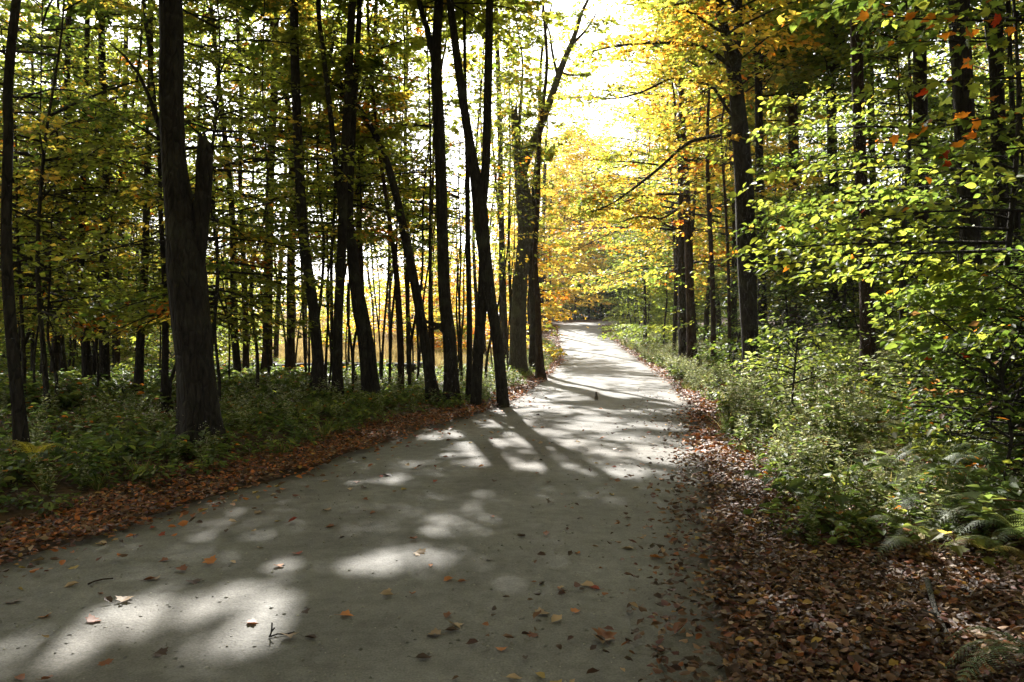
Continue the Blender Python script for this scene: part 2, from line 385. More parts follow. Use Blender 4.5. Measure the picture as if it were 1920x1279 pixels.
def sprays(mb, rng, S, az, el, L, droop, T, K, ls, pal, shape=LEAF4, rad=.012, twig=True, flat=.55, matl=0, matw=1, carve=True, sides=4, coh=.7, tw=.42, start=.22):
    """leafy branches: S (B,3) starts, az/el (B,) headings, L (B,) lengths"""
    B = len(S)
    if B == 0: return
    S = np.asarray(S, float); az = np.asarray(az, float); el = np.asarray(el, float); L = np.asarray(L, float)
    h = np.stack([np.sin(az), np.cos(az), 0*az], -1); sd = np.stack([np.cos(az), -np.sin(az), 0*az], -1)
    w1 = rng.uniform(-.14, .14, B); w2 = rng.uniform(0, 6.28, B)
    def pt(t):       # t (B,n)
        x = L[:, None]*t
        lat = w1[:, None]*x*np.sin(t*3+w2[:, None])
        return S[:, None]+h[:, None]*(x*np.cos(el)[:, None])[..., None]+sd[:, None]*lat[..., None]+np.array([0, 0, 1.])*((x*np.sin(el)[:, None])-droop*L[:, None]*t*t)[..., None]
    tt = np.broadcast_to(np.linspace(0, 1, 6), (B, 6))
    bp = pt(tt); br = (rad*L[:, None]**.8)*(1-.85*tt)+.002
    bk = np.ones(B, bool)
    if carve: bk = open_to_sun(bp.reshape(-1, 3), None if carve is True else carve).reshape(B, 6).mean(1) > .8
    tubes(mb, bp[bk], br[bk], sides, matw)
    t = start+(1-start)*(np.arange(T)[None]+rng.random((B, T)))/T
    q = pt(t)
    sg = np.where((np.arange(T)[None]+rng.integers(0, 2, (B, 1))) % 2 == 0, 1, -1)
    ta = az[:, None]+sg*rng.uniform(.55, 1.2, (B, T))*(1-.5*t)
    te = rng.normal(.06, .16, (B, T))
    tl = L[:, None]*tw*(1.05-.75*t)*rng.uniform(.6, 1.2, (B, T))+.12
    td = np.stack([np.sin(ta)*np.cos(te), np.cos(ta)*np.cos(te), np.sin(te)], -1)
    end = q+td*tl[..., None]-np.array([0, 0, 1.])*(.12*tl**1.5)[..., None]
    if twig:
        mid = q+td*(tl*.5)[..., None]-np.array([0, 0, 1.])*(.03*tl**1.5)[..., None]
        tp = np.stack([q, mid, end], 2).reshape(-1, 3, 3)
        rr = np.broadcast_to(np.array([.0045, .003, .0012])*max(.6, rad/.012), (len(tp), 3))
        tubes(mb, tp, rr, 3, matw)
    u = (np.arange(K)[None, None]+rng.random((B, T, K)))/K
    u = .12+.9*u
    pos = q[:, :, None]+td[:, :, None]*(tl[..., None]*u)[..., None]-np.array([0, 0, 1.])*(.12*(tl[..., None]**1.5)*u*u)[..., None]
    ls2 = np.where((np.arange(K) % 2) == 0, 1, -1)[None, None]
    la = ta[..., None]+ls2*rng.uniform(.4, 1.1, (B, T, K)); le = rng.normal(-.22, .3, (B, T, K))
    dr = np.stack([np.sin(la)*np.cos(le), np.cos(la)*np.cos(le), np.sin(le)], -1)
    pos = pos.reshape(-1, 3); dr = dr.reshape(-1, 3); n = len(pos)
    pos = pos+rng.normal(0, .02, (n, 3))*np.array([1, 1, 1.6])
    nr = np.array([0, 0, 1.])+rng.normal(0, flat, (n, 3))
    g = np.repeat(np.arange(B), T*K)
    col = palette(rng, pal, n, g, coh)
    if carve:
        k = open_to_sun(pos, None if carve is True else carve); pos, dr, nr, col = pos[k], dr[k], nr[k], col[k]; n = len(pos)
    put_leaves(mb, pos, dr, nr, ls*rng.uniform(.6, 1.2, n), col, shape, matl)

def path_fn(path):
    path = np.asarray(path, float)
    return lambda z: np.stack([np.interp(z, path[:, 2], path[:, k]) for k in range(3)], -1)
def crown(mb, rng, at, z0, z1, nb, L, el=(.2, .9), droop=.15, T=10, K=8, ls=.14, pal=((GREEN, 1),), azc=None, azs=PI, low=.45, **kw):
    hgt = z0+(z1-z0)*rng.random(nb)
    f = (hgt-z0)/(z1-z0)
    Lb = L*(low+(1-low)*np.sin(PI*np.clip(.12+.85*f, 0, 1)))*rng.uniform(.65, 1.2, nb)
    e = el[0]+(el[1]-el[0])*f+rng.normal(0, .15, nb)
    az = rng.uniform(-PI, PI, nb) if azc is None else azc+rng.uniform(-azs, azs, nb)
    sprays(mb, rng, at(hgt), az, e, Lb, droop, T, K, ls, pal, **kw)

# ------------------------------------------------------------------ ground, road, field
def grid_mesh(name, xs, ys, zf, mat, attr=None):
    X, Y = np.meshgrid(xs, ys); x = X.ravel(); y = Y.ravel(); z = zf(x, y)
    mb = MB(); nx = len(xs); ny = len(ys)
    i = np.arange(ny-1)[:, None]; j = np.arange(nx-1)[None]
    f = np.stack([i*nx+j, i*nx+j+1, (i+1)*nx+j+1, (i+1)*nx+j], -1).reshape(-1, 4)
    mb.add(np.c_[x, y, z], f); o = mb.build(name, [mat], smooth=True)
    return o
xs = np.unique(np.r_[np.arange(-9, 14, .22), np.arange(-40, 40, 1.0), np.linspace(-300, -40, 20), np.linspace(40, 300, 20)])
ys = np.unique(np.r_[np.arange(-6, 34, .25), np.arange(34, 112, .8), np.linspace(112, 200, 20), np.linspace(-120, -6, 16), np.linspace(200, 400, 8)])
def zg(x, y):
    s, o = road_off(x, y)
    return ground_z(x, y)-.11*(1-sstep(-.4, .1, o))
tag(grid_mesh('ground', xs, ys, zg, M_SOIL), kind='structure')
# road sheet
rng = np.random.default_rng(5)
W = 60; n = len(CL)
uu = np.linspace(-1, 1, W)
HW = CL[:, 2]+.14+.22*(fbm(CL[:, 0]*.6, CL[:, 1]*.9, 8)-.5)
RX = CL[:, None, 0]+CN[:, None, 0]*uu[None]*HW[:, None]; RY = CL[:, None, 1]+CN[:, None, 1]*uu[None]*HW[:, None]
rx, ry = RX.ravel(), RY.ravel()
crown_z = .05*(1-np.broadcast_to(uu**2, RX.shape).ravel())+(fbm(rx*.7, ry*.7, 21)-.5)*.05
rz = zroad(ry)+crown_z-.03
i = np.arange(n-1)[:, None]; j = np.arange(W-1)[None]
mb = MB(); mb.add(np.c_[rx, ry, rz], np.stack([i*W+j, i*W+j+1, (i+1)*W+j+1, (i+1)*W+j], -1).reshape(-1, 4))
road = mb.build('road', [M_ROAD], smooth=True); tag(road, kind='structure')
at_ = road.data.attributes.new('track', 'FLOAT', 'POINT')
u2 = np.broadcast_to(uu, RX.shape).ravel()
edge = sstep(.72, 1.0, np.abs(u2)+(fbm(rx*1.3, ry*1.3, 33)-.5)*.35)
streak = fbm(u2*7+.4*fbm(rx, ry, 3), ry*.22, 61, 4); patch = fbm(rx*.45, ry*.3, 62, 3)
val = edge*.9+.1*np.exp(-(u2/.16)**2)+np.clip((streak-.5)*1.5, -.1, .5)*.6+np.clip((patch-.52)*1.4, 0, .5)
val -= .18*(np.exp(-((np.abs(u2)-.42)/.13)**2))
at_.data.foreach_set('value', np.clip(val, 0, 1).astype(np.float32))
# open meadow beyond the left-hand trees
fx = np.linspace(0, 1, 60); fy = np.r_[np.linspace(29, 60, 40), np.linspace(62, 128, 30)]
FXX = np.array([[(-.43*y-2)+(min(.02*y-1.5, 1.2)-(-.43*y-2))*u for u in fx] for y in fy]); FYY = np.repeat(fy[:, None], 60, 1)
zz = ground_z(FXX.ravel(), FYY.ravel())+.03+.012*np.maximum(FYY.ravel()-45, 0)*0
mb = MB(); i = np.arange(len(fy)-1)[:, None]; j = np.arange(59)[None]
mb.add(np.c_[FXX.ravel(), FYY.ravel(), zz], np.stack([i*60+j, i*60+j+1, (i+1)*60+j+1, (i+1)*60+j], -1).reshape(-1, 4))
tag(mb.build('field', [M_FIELD], smooth=True), kind='structure')

# ------------------------------------------------------------------ trees
LEFT_MIX = ((OLIVE, 4), (GREEN, 2), (YGREEN, 4), (YEL, 1.1), (ORANGE, .25))
LEFT_DARK = ((GREEN, 4), (DGREEN, 3), (OLIVE, 3), (YGREEN, 1.2), (ORANGE, .3))
LEFT_YEL = ((YEL, 2.4), (YGREEN, 3), (OLIVE, 2), (GOLD, 1))
FIELD_ORANGE = ((GOLD, 3), (ORANGE, .7), (YEL, 3), (YGREEN, 3))
BEND_YEL = ((YEL, 6), (GOLD, 1.3), (YGREEN, 3))
R_GOLD = ((YEL, 4), (GOLD, 1.4), (YGREEN, 4.5), (ORANGE, .45))
R_MIX = ((OLIVE, 4), (GREEN, 4), (YGREEN, 2.5), (YEL, .8), (ORANGE, .3))
R_LIME = ((YGREEN, 3), (LGREEN, 5), (GREEN, 1.5))
R_DARK = ((DGREEN, 4), (GREEN, 4), (OLIVE, 2), (YGREEN, .8))
MAPLE_TURN = ((GREEN, 4), (LGREEN, 4), (YGREEN, 3), (ORANGE, .8), (RED, .4))

def px_path(pts, d, ground=True):
    out = []
    for k, (px, py, w) in enumerate(pts):
        p = P(px, py, d)
        out.append([p[0], p[1], p[2], w*.415/F*d])
    if ground:
        g = gz(out[0][0], out[0][1])
        out[0][2] = g-.15
    return np.array(out)
def extend(path, H, rng, tip=.03):
    a, b = path[-2], path[-1]
    dz = max(H-b[2], .5); t = (b[:3]-a[:3])/max(b[2]-a[2], .1)
    t = np.clip(t, -.25, .25)
    rows = []
    for k in (1, 2, 3):
        f = k/3
        rows.append([b[0]+t[0]*dz*f*.7+rng.normal(0, .12), b[1]+rng.normal(0, .15), b[2]+dz*f, b[3]*(1-f)+tip*f])
    return np.vstack([path, rows])
NT = [100]
def hero(name, label, d, pts, H, limbs=(), legs=(), bark=None, crown_kw=None, flare=.75, lower=0, leafy=0, leaf_size=.14, seed=None, group=None, sides=14, top=True, cat='tree'):
    NT[0] += 1; sd = NT[0] if seed is None else seed
    rng = np.random.default_rng(sd)
    path = px_path(pts, d)
    base = (path[0][0], path[0][1], path[0][2]+.15)
    root = empty(name, base, label, cat, group)
    full = extend(path, H, rng) if top else path
    bark = bark or M_BARK
    mb = MB(); trunk_mesh(mb, full, sides, sd, flare)
    tr = mb.build('trunk', [bark], root, base, smooth=True)
    for lg in legs:        # second foot of a forked base
        mb = MB(); trunk_mesh(mb, px_path(lg, d+.05), sides, sd+3, flare*.7)
        mb.build('second_stem', [bark], root, base, smooth=True)
    limb_paths = []; bare = []
    for lb in limbs:
        ext = True; jag = 0
        if isinstance(lb, dict): ext = lb.get('ext', True); jag = lb.get('jag', 0); lb = lb['p']
        lp = px_path(lb, d, ground=False)
        if ext: lp = extend(lp, H*.9, rng)
        (limb_paths if ext else bare).append(lp)
        mb = MB(); trunk_mesh(mb, lp, 14 if lp[0][3] > .09 else 9, sd+11, 0, jag=jag)
        mb.build('limb', [bark], tr, base, smooth=True)
    if crown_kw:
        kw = dict(crown_kw); mb = MB()
        for fp in [full]+limb_paths:
            k2 = dict(kw); nb = k2.pop('nb')
            if fp is not full: nb = max(8, int(nb*.5))
            z0 = k2.pop('z0'); z0 = max(z0, fp[0][2]+.3); k2.setdefault('twig', False)
            crown(mb, rng, path_fn(fp), z0, H, nb=nb, **k2)
        if leafy:
            for lp in bare:
                n = max(4, int(leafy*np.sum(np.linalg.norm(np.diff(lp[:, :3], axis=0), axis=1))))
                q = catmull(lp[:, :3], 40); u = (40*rng.uniform(.2, 1, n)).astype(int).clip(0, 39)
                sprays(mb, rng, q[u], rng.uniform(-PI, PI, n), rng.uniform(-.2, .5, n), rng.uniform(.5, 1.3, n), .1, 7, 6, leaf_size, kw['pal'], rad=.008, carve=False)
        if lower:
            crown(mb, rng, path_fn(full), 1.8, kw['z0'], lower, 1.6, el=(0, .3), T=8, K=6, ls=.12, pal=kw['pal'], rad=.008)
        mb.build('crown', [M_LEAF, bark], root, base)
    return root, full

def forest_tree(name, label, x, y, H, r, pal, seed, group, z0=None, nb=34, L=3.0, T=11, K=8, ls=.19, bark=None, lean=.05, twig=False, cat='tree', el=(.15, .9), sides=9, low=.45, carve=True, flat=.55, droop=.15, trunk_bend=.25, rad=.012):
    rng = np.random.default_rng(seed)
    g = gz(x, y); base = (x, y, g)
    lx, ly = rng.normal(0, lean, 2)
    rows = []
    for f in (0, .12, .3, .5, .75, 1):
        rows.append([x+lx*H*f+rng.normal(0, trunk_bend*.3)*(f > 0), y+ly*H*f+rng.normal(0, trunk_bend*.3)*(f > 0), g-.12+H*f, max(r*(1-f)**.8, .012)])
    rows = np.array(rows)
    root = empty(name, base, label, cat, group)
    bark = bark or M_BARK
    mb = MB(); trunk_mesh(mb, rows, sides, seed, .25, step=.35); mb.build('trunk', [bark], root, base, smooth=True)
    mb = MB()
    crown(mb, rng, path_fn(rows), g+(z0 if z0 is not None else H*.38), g+H*.99, nb, L, el=el, T=T, K=K, ls=ls, pal=pal, twig=twig, low=low, carve=carve, flat=flat, droop=droop, rad=rad)
    mb.build('crown', [M_LEAF, bark], root, base)
    return root

CAN = dict(nb=100, L=3.9, z0=8.4, T=12, K=9, ls=.235, pal=LEFT_MIX)
# ---- left of the road: the stems one can tell apart
hero('tree', 'huge dark double trunk with one broken-off stem, largest tree beside the road on the left', 9.9,
     [(380, 838, 96), (372, 760, 84), (366, 680, 80), (358, 600, 84), (348, 500, 84), (338, 400, 66), (326, 300, 54), (320, 150, 52), (319, 0, 51)], 20,
     limbs=[{'p': [(362, 560, 36), (371, 470, 38), (378, 400, 37), (383, 340, 36), (384, 290, 35), (386, 284, 31)], 'ext': False, 'jag': .22},
            {'p': [(312, 255, 16), (290, 215, 11), (272, 160, 8), (240, 112, 6), (205, 80, 3)], 'ext': False}],
     bark=M_BARKD, crown_kw=dict(CAN, nb=44, L=4.2, z0=8.0), flare=.42, sides=40, lower=3)
hero('tree', 'dark leaning trunk standing at the very left edge above a yellow fern', 8.3,
     [(48, 905, 34), (38, 800, 28), (24, 660, 26), (14, 520, 24), (12, 400, 22), (16, 250, 20), (20, 100, 19)], 15, bark=M_BARKD, crown_kw=CAN)
hero('tree', 'slim dark trunk curving left, first roadside stem right of the pale tan field gap', 16.5,
     [(602, 752, 27), (590, 600, 24), (575, 490, 23), (565, 400, 22), (556, 200, 20), (551, 0, 19)], 18, crown_kw=CAN, lower=2)
hero('tree', 'straight dark trunk forking into two upright stems, beside twin-footed leaning trunk', 16.6,
     [(632, 752, 22), (634, 600, 21), (640, 480, 21), (645, 330, 20), (652, 180, 18), (661, 0, 17)], 18,
     limbs=[[(641, 390, 13), (631, 320, 13), (618, 200, 12), (605, 90, 11), (597, 0, 11)]], crown_kw=CAN)
hero('tree', 'twin-footed trunk leaning left with legs parted like a narrow tent', 16.9,
     [(690, 742, 20), (680, 640, 22), (670, 570, 26), (658, 450, 22), (655, 380, 18), (664, 200, 14), (672, 60, 12)], 15,
     legs=[[(708, 742, 18), (696, 660, 18), (684, 590, 18), (672, 530, 15)]], crown_kw=dict(CAN, nb=22))
hero('tree', 'thin reddish trunk rising behind the twin-footed leaning trunk', 20.5,
     [(684, 720, 13), (677, 520, 13), (673, 380, 13), (678, 280, 12), (700, 120, 10), (706, 0, 9)], 15, bark=M_BARKR, crown_kw=dict(CAN, nb=24))
hero('tree', 'thin crooked trunk with a pale bark patch low down, between tent-legged and arching trunks', 18.5,
     [(750, 748, 14), (752, 690, 15), (749, 600, 15), (742, 500, 12), (731, 420, 10), (718, 330, 8), (711, 280, 7), (700, 180, 6)], 11, bark=M_BARKR,
     crown_kw=dict(CAN, nb=18, z0=5.5, L=2.0), flare=.15)
hero('tree', 'arching dark trunk bowing over to the left at its top', 17.4,
     [(816, 744, 24), (798, 650, 22), (783, 560, 21), (765, 470, 20), (746, 380, 18), (724, 300, 16), (700, 245, 14), (668, 195, 11), (640, 165, 8)], 8.5,
     top=False, crown_kw=dict(CAN, nb=10, z0=5.4, L=1.6), lower=2)
hero('tree', 'sturdy dark trunk with a short broken stub on its left side at eye level', 17.2,
     [(848, 742, 33), (843, 640, 30), (834, 560, 28), (829, 430, 27), (825, 280, 26), (818, 130, 25), (823, 0, 20)], 19,
     limbs=[{'p': [(838, 625, 16), (822, 610, 12), (808, 606, 9), (792, 600, 5)], 'ext': False}, {'p': [(836, 600, 8), (815, 618, 7), (800, 612, 3)], 'ext': False},
            [(814, 110, 15), (800, 50, 13), (786, 0, 12)]], crown_kw=CAN)
hero('tree', 'thin straight trunk close left of the X-shaped twin trunk', 17.8,
     [(879, 742, 14), (880, 600, 13), (877, 450, 12), (876, 300, 10), (872, 150, 8)], 14, crown_kw=dict(CAN, nb=22))
hero('tree', 'X-shaped trunk with two feet below and two tall stems above, at the road edge', 16.6,
     [(944, 748, 25), (932, 640, 25), (918, 550, 26), (906, 450, 31), (900, 385, 33), (890, 320, 24), (876, 240, 20), (864, 160, 19), (850, 50, 17), (844, 0, 16)], 19,
     legs=[[(891, 745, 25), (898, 650, 24), (905, 560, 24), (908, 470, 22)]],
     limbs=[[(903, 390, 22), (910, 320, 20), (913, 240, 19), (916, 100, 18), (918, 0, 17)]], crown_kw=CAN, flare=.2)
hero('tree', 'tall pale grey trunk with a swollen burl forking high over the road', 29,
     [(970, 690, 40), (972, 600, 36), (978, 500, 32), (985, 440, 34), (984, 390, 38), (978, 340, 30), (977, 318, 27)], 9, top=False,
     limbs=[[(978, 330, 24), (992, 285, 20), (1012, 240, 18), (1034, 180, 16), (1055, 120, 14), (1076, 70, 11), (1090, 25, 8), (1102, 0, 6)],
            {'p': [(976, 330, 24), (970, 290, 21), (966, 240, 18), (964, 210, 14)], 'ext': False, 'jag': .35},
            {'p': [(972, 270, 8), (976, 200, 7), (980, 120, 5), (970, 50, 4), (955, 0, 3)], 'ext': False},
            {'p': [(1046, 145, 7), (1036, 100, 6), (1030, 60, 4), (1015, 20, 3)], 'ext': False},
            {'p': [(1076, 80, 7), (1100, 55, 5), (1118, 25, 3)], 'ext': False},
            {'p': [(1050, 135, 5), (1075, 142, 4), (1100, 138, 3)], 'ext': False}],
     bark=M_BARKG, crown_kw=dict(CAN, nb=14, z0=10, L=2.4, pal=((YGREEN, 4), (OLIVE, 2), (LGREEN, 2), (YEL, 1))), flare=.3, sides=16, leafy=7, leaf_size=.17)
hero('tree', 'slender reddish trunk with a dark flared foot right of the burled trunk', 27,
     [(1014, 672, 20), (1010, 630, 15), (1008, 560, 13), (1003, 480, 12), (1008, 380, 11), (1012, 250, 9)], 15, bark=M_BARKR, crown_kw=dict(CAN, nb=16, pal=LEFT_YEL, z0=9), flare=.6)
hero('tree', 'dark trunk half hidden behind the burled grey trunk', 31,
     [(998, 670, 18), (1000, 600, 16), (996, 500, 14), (1000, 380, 13), (1012, 250, 10)], 14, crown_kw=dict(CAN, nb=16, pal=LEFT_YEL, z0=9))
hero('tree', 'thin upright trunk behind and left of the burled grey trunk', 34,
     [(945, 690, 14), (944, 560, 13), (940, 400, 12), (936, 200, 11), (930, 0, 10)], 18, crown_kw=dict(CAN, nb=18, pal=LEFT_YEL, z0=9))
THIN = [('thin trunk beside the left edge, just right of the dark leaning trunk', 22, [(62, 700, 9), (60, 520, 8), (64, 300, 7), (60, 100, 6)], M_BARK),
        ('dark slanting trunk third in from the left edge, standing in brown leaf litter', 19, [(98, 735, 18), (108, 600, 17), (118, 420, 16), (124, 250, 14), (128, 60, 12)], M_BARKD),
        ('forked dark trunk in the brown litter with a thin stem leaning off it', 18, [(166, 735, 19), (160, 640, 18), (152, 520, 16), (154, 400, 15), (160, 200, 12), (164, 20, 11)], M_BARKD),
        ('thin stem leaning right, crossing in front of the left woods', 18.6, [(172, 690, 9), (186, 580, 9), (204, 460, 8), (216, 380, 7), (240, 250, 5)], M_BARKD),
        ('pale brown trunk ending in leaves, midway between left edge and huge double trunk', 24, [(218, 690, 16), (220, 580, 15), (228, 430, 13), (233, 280, 12), (236, 90, 10)], M_BARKR),
        ('dark greenish trunk left of the huge double trunk', 17, [(258, 720, 20), (264, 620, 18), (272, 480, 16), (276, 330, 14), (282, 120, 12)], M_BARK),
        ('thin dark stem almost touching the left flank of the huge double trunk', 14, [(306, 745, 15), (310, 640, 14), (308, 520, 12), (300, 380, 10), (296, 250, 8)], M_BARKD),
        ('short thin trunk seen just right of the huge double trunk', 25, [(462, 690, 14), (460, 600, 14), (456, 480, 12), (450, 330, 10), (452, 150, 9)], M_BARKR),
        ('upright brown trunk at the left side of the tan field gap', 24, [(503, 716, 22), (502, 600, 21), (504, 450, 20), (508, 300, 18), (516, 130, 16)], M_BARKR),
        ('upright dark trunk in the middle of the tan field gap', 24.5, [(546, 716, 20), (545, 600, 19), (546, 480, 18), (550, 400, 16), (540, 200, 13)], M_BARKR),
        ('thin stem in front of the field between the arching and the stubbed trunks', 22, [(810, 720, 9), (806, 600, 8), (808, 450, 7), (812, 330, 6)], M_BARKR),
        ('thin pole-like stem with leafy top left of the tent-legged trunk', 19, [(628, 735, 8), (622, 600, 8), (622, 470, 7), (628, 340, 6)], M_BARK),
        ('fine upright sapling stem against the field right of the tent-legged trunk', 20, [(730, 730, 6), (733, 620, 6), (742, 520, 5), (745, 400, 4), (752, 280, 3)], M_BARK),
        ('thin straight stem rising behind the arching trunk', 24, [(768, 715, 11), (764, 560, 10), (763, 400, 9), (760, 250, 8), (764, 80, 7)], M_BARK)]
for lab, d, pts, bk in THIN:
    hero('slender_tree', lab, d, pts, 12 if pts[0][2] < 12 else 16, bark=bk, crown_kw=dict(CAN, nb=14 if pts[0][2] < 12 else 14, z0=4.5 if pts[0][2] < 12 else 8, L=2.3, pal=LEFT_DARK if pts[0][0] < 420 else LEFT_MIX), lower=3, sides=9)

# ---- right of the road: stems one can tell apart
hero('tree', 'stout dark trunk forking high, its long limbs reaching left across the road', 20,
     [(1410, 735, 42), (1406, 640, 38), (1402, 560, 40), (1398, 450, 42), (1394, 340, 40), (1385, 220, 34), (1376, 140, 30), (1362, 70, 22), (1346, 0, 20)], 18,
     limbs=[[(1378, 150, 20), (1384, 90, 20), (1384, 0, 19)],
            {'p': [(1362, 118, 9), (1330, 92, 9), (1280, 82, 8), (1220, 80, 7), (1160, 86, 5), (1110, 96, 3)], 'ext': False},
            {'p': [(1384, 222, 9), (1365, 208, 8), (1338, 165, 7), (1300, 152, 6), (1262, 146, 6), (1210, 170, 5), (1160, 184, 4), (1100, 186, 2)], 'ext': False},
            {'p': [(1390, 268, 9), (1372, 254, 8), (1340, 256, 8), (1290, 268, 8), (1240, 312, 7), (1190, 352, 6), (1150, 380, 4), (1110, 398, 3)], 'ext': False},
            {'p': [(1372, 72, 8), (1345, 55, 7), (1310, 32, 6), (1282, 18, 5)], 'ext': False},
            {'p': [(1360, 10, 7), (1320, 0, 6), (1270, 8, 5), (1230, 20, 3)], 'ext': False}],
     crown_kw=dict(CAN, nb=50, z0=7.5, pal=R_GOLD), flare=.15, sides=18, leafy=6, leaf_size=.15)
hero('tree', 'slim trunk with many thin side branches left of the stout forking trunk', 30,
     [(1299, 660, 24), (1294, 560, 20), (1290, 420, 18), (1284, 300, 15), (1278, 180, 12), (1272, 60, 9)], 17,
     limbs=[{'p': [(1288, 400, 7), (1276, 390, 6), (1240, 410, 5), (1200, 406, 4), (1150, 420, 3)], 'ext': False},
            {'p': [(1287, 366, 7), (1260, 364, 6), (1210, 366, 5), (1160, 382, 3), (1105, 398, 2)], 'ext': False},
            {'p': [(1284, 316, 6), (1240, 310, 5), (1190, 304, 4), (1140, 302, 2), (1100, 296, 2)], 'ext': False},
            {'p': [(1284, 300, 8), (1270, 250, 7), (1264, 180, 5), (1252, 100, 4)], 'ext': False},
            {'p': [(1288, 430, 6), (1255, 425, 5), (1215, 400, 4), (1180, 398, 3)], 'ext': False}],
     bark=M_BARKR, crown_kw=dict(CAN, nb=46, z0=4.0, L=3.0, pal=R_GOLD, K=7, T=10, ls=.18), sides=10, leafy=5, leaf_size=.16)
hero('tree', 'straight dark trunk directly behind the slim many-branched one', 32, [(1283, 660, 26), (1281, 560, 22), (1279, 420, 18), (1276, 250, 14)], 15, bark=M_BARKD, crown_kw=dict(CAN, nb=18, pal=R_GOLD, K=6))
hero('slender_tree', 'thin dark stem between slim many-branched trunk and stout forking trunk', 27, [(1338, 660, 12), (1336, 540, 11), (1330, 400, 10), (1326, 280, 8), (1330, 120, 6)], 13, bark=M_BARKR, crown_kw=dict(CAN, nb=18, z0=6, pal=R_GOLD, K=6))
hero('slender_tree', 'very thin stem just left of the stout forking trunk', 24, [(1369, 660, 8), (1366, 520, 7), (1360, 380, 6), (1352, 250, 5)], 10, bark=M_BARKR, crown_kw=dict(CAN, nb=12, z0=5, pal=R_GOLD, K=6))
hero('tree', 'pale brown pole-straight trunk rising behind the lit green sprays on the right', 14,
     [(1630, 720, 34), (1626, 560, 31), (1620, 430, 29), (1613, 300, 27), (1608, 150, 26), (1604, 0, 25)], 18, bark=M_BARKR, crown_kw=dict(CAN, pal=R_MIX, nb=30))
hero('tree', 'thick black trunk at the upper right behind red-tinged maple leaves', 11.5,
     [(1832, 720, 46), (1826, 560, 46), (1818, 420, 45), (1810, 280, 44), (1803, 120, 44), (1798, 0, 43)], 18, bark=M_BARKD, crown_kw=dict(CAN, pal=R_DARK, nb=30))
hero('tree', 'dark trunk second from the right edge, behind the sapling sprays', 13, [(1888, 720, 34), (1884, 560, 33), (1878, 400, 31), (1870, 200, 30), (1864, 0, 29)], 17, bark=M_BARKD, crown_kw=dict(CAN, pal=R_DARK))
hero('tree', 'dark straight trunk between the pale pole and the thick black trunk', 18, [(1730, 690, 32), (1728, 500, 31), (1726, 250, 29), (1722, 0, 28)], 17, crown_kw=dict(CAN, pal=R_DARK))
hero('slender_tree', 'pale dead stem standing in the shade below the lit sapling leaves', 9.5, [(1808, 690, 8), (1806, 600, 7), (1800, 520, 6), (1796, 470, 4)], 3, bark=M_BARKG, top=False)
hero('tree', 'dark trunk just right of the stout forking trunk', 24, [(1432, 690, 20), (1428, 500, 19), (1424, 300, 18), (1420, 100, 16)], 16, bark=M_BARKD, crown_kw=dict(CAN, pal=R_MIX))
hero('tree', 'grey-brown trunk behind sprays, left of the pale pole trunk', 27, [(1492, 680, 24), (1490, 500, 23), (1488, 280, 22), (1484, 60, 20)], 17, bark=M_BARKR, crown_kw=dict(CAN, pal=R_MIX))
hero('tree', 'dark trunk high behind the leaves, its top beside the pale pole trunk', 23, [(1566, 690, 24), (1562, 400, 22), (1558, 150, 20), (1556, 0, 19)], 16, crown_kw=dict(CAN, pal=R_MIX))
hero('slender_tree', 'thin dark stem right behind the pale pole trunk', 24, [(1648, 690, 16), (1640, 450, 15), (1634, 260, 14), (1630, 60, 12)], 15, crown_kw=dict(CAN, pal=R_DARK, nb=22))
hero('slender_tree', 'dark pole stem standing at the far right edge', 12, [(1910, 720, 16), (1908, 500, 14), (1900, 250, 12), (1892, 60, 10)], 12, bark=M_BARKD, crown_kw=dict(CAN, pal=R_DARK, nb=20, z0=6))

# ------------------------------------------------------------------ the woods behind, tree by tree
PLACED = []
def scatter(rng, n, pick, mind, tries=60):
    out = []
    for _ in range(n*tries):
        if len(out) >= n: break
        x, y = pick(rng)
        if any((x-a)**2+(y-b)**2 < mind*mind for a, b in PLACED): continue
        s, o = road_off([x], [y])
        if o[0] < 1.2: continue
        PLACED.append((x, y)); out.append((x, y))
    return out
def wedge(px0, px1, d0, d1):
    def f(rng):
        d = math.sqrt(rng.uniform(d0*d0, d1*d1)); return (rng.uniform(px0, px1)-960)/F*d, d
    return f
def right_under(rng):
    while True:
        x, y = wedge(1370, 2050, 10.5, 36)(rng)
        if x/y*F+960 > 1470 or y > 22: return x, y
def woods(name, label, cat, group, seed, n, pick, mind, H, r, pal, nb, **kw):
    rng = np.random.default_rng(seed)
    for k, (x, y) in enumerate(scatter(rng, n, pick, mind)):
        forest_tree(name, label, x, y, rng.uniform(*H), rng.uniform(*r), pal, seed*100+k, group, nb=nb, **kw)
woods('tree', 'tall dark forest tree in the deep woods left of the huge double trunk', 'tree', 'tall trees in the deep left woods', 1, 16, wedge(-120, 480, 16, 46), 1.8, (14, 18), (.06, .12), LEFT_MIX, 30, z0=8.0, T=10, K=8, ls=.21)
woods('young_tree', 'leafy young tree with olive and green leaves in the left woods', 'tree', 'leafy young trees in the left woods', 2, 60, wedge(-80, 500, 12.5, 36), .9, (5, 10.5), (.022, .05), LEFT_MIX, 34, z0=1.8, L=2.2, T=10, K=8, ls=.125, twig=True, el=(-.05, .4), trunk_bend=.3, low=.65, flat=.6)
woods('young_tree', 'yellow-leaved young tree glowing at the back of the left woods', 'tree', 'glowing yellow young trees behind the left woods', 3, 26, wedge(-100, 500, 34, 62), 1.6, (5, 12), (.04, .08), LEFT_YEL, 34, z0=.6, L=2.6, T=10, K=8, ls=.19, low=.7, el=(0, .6))
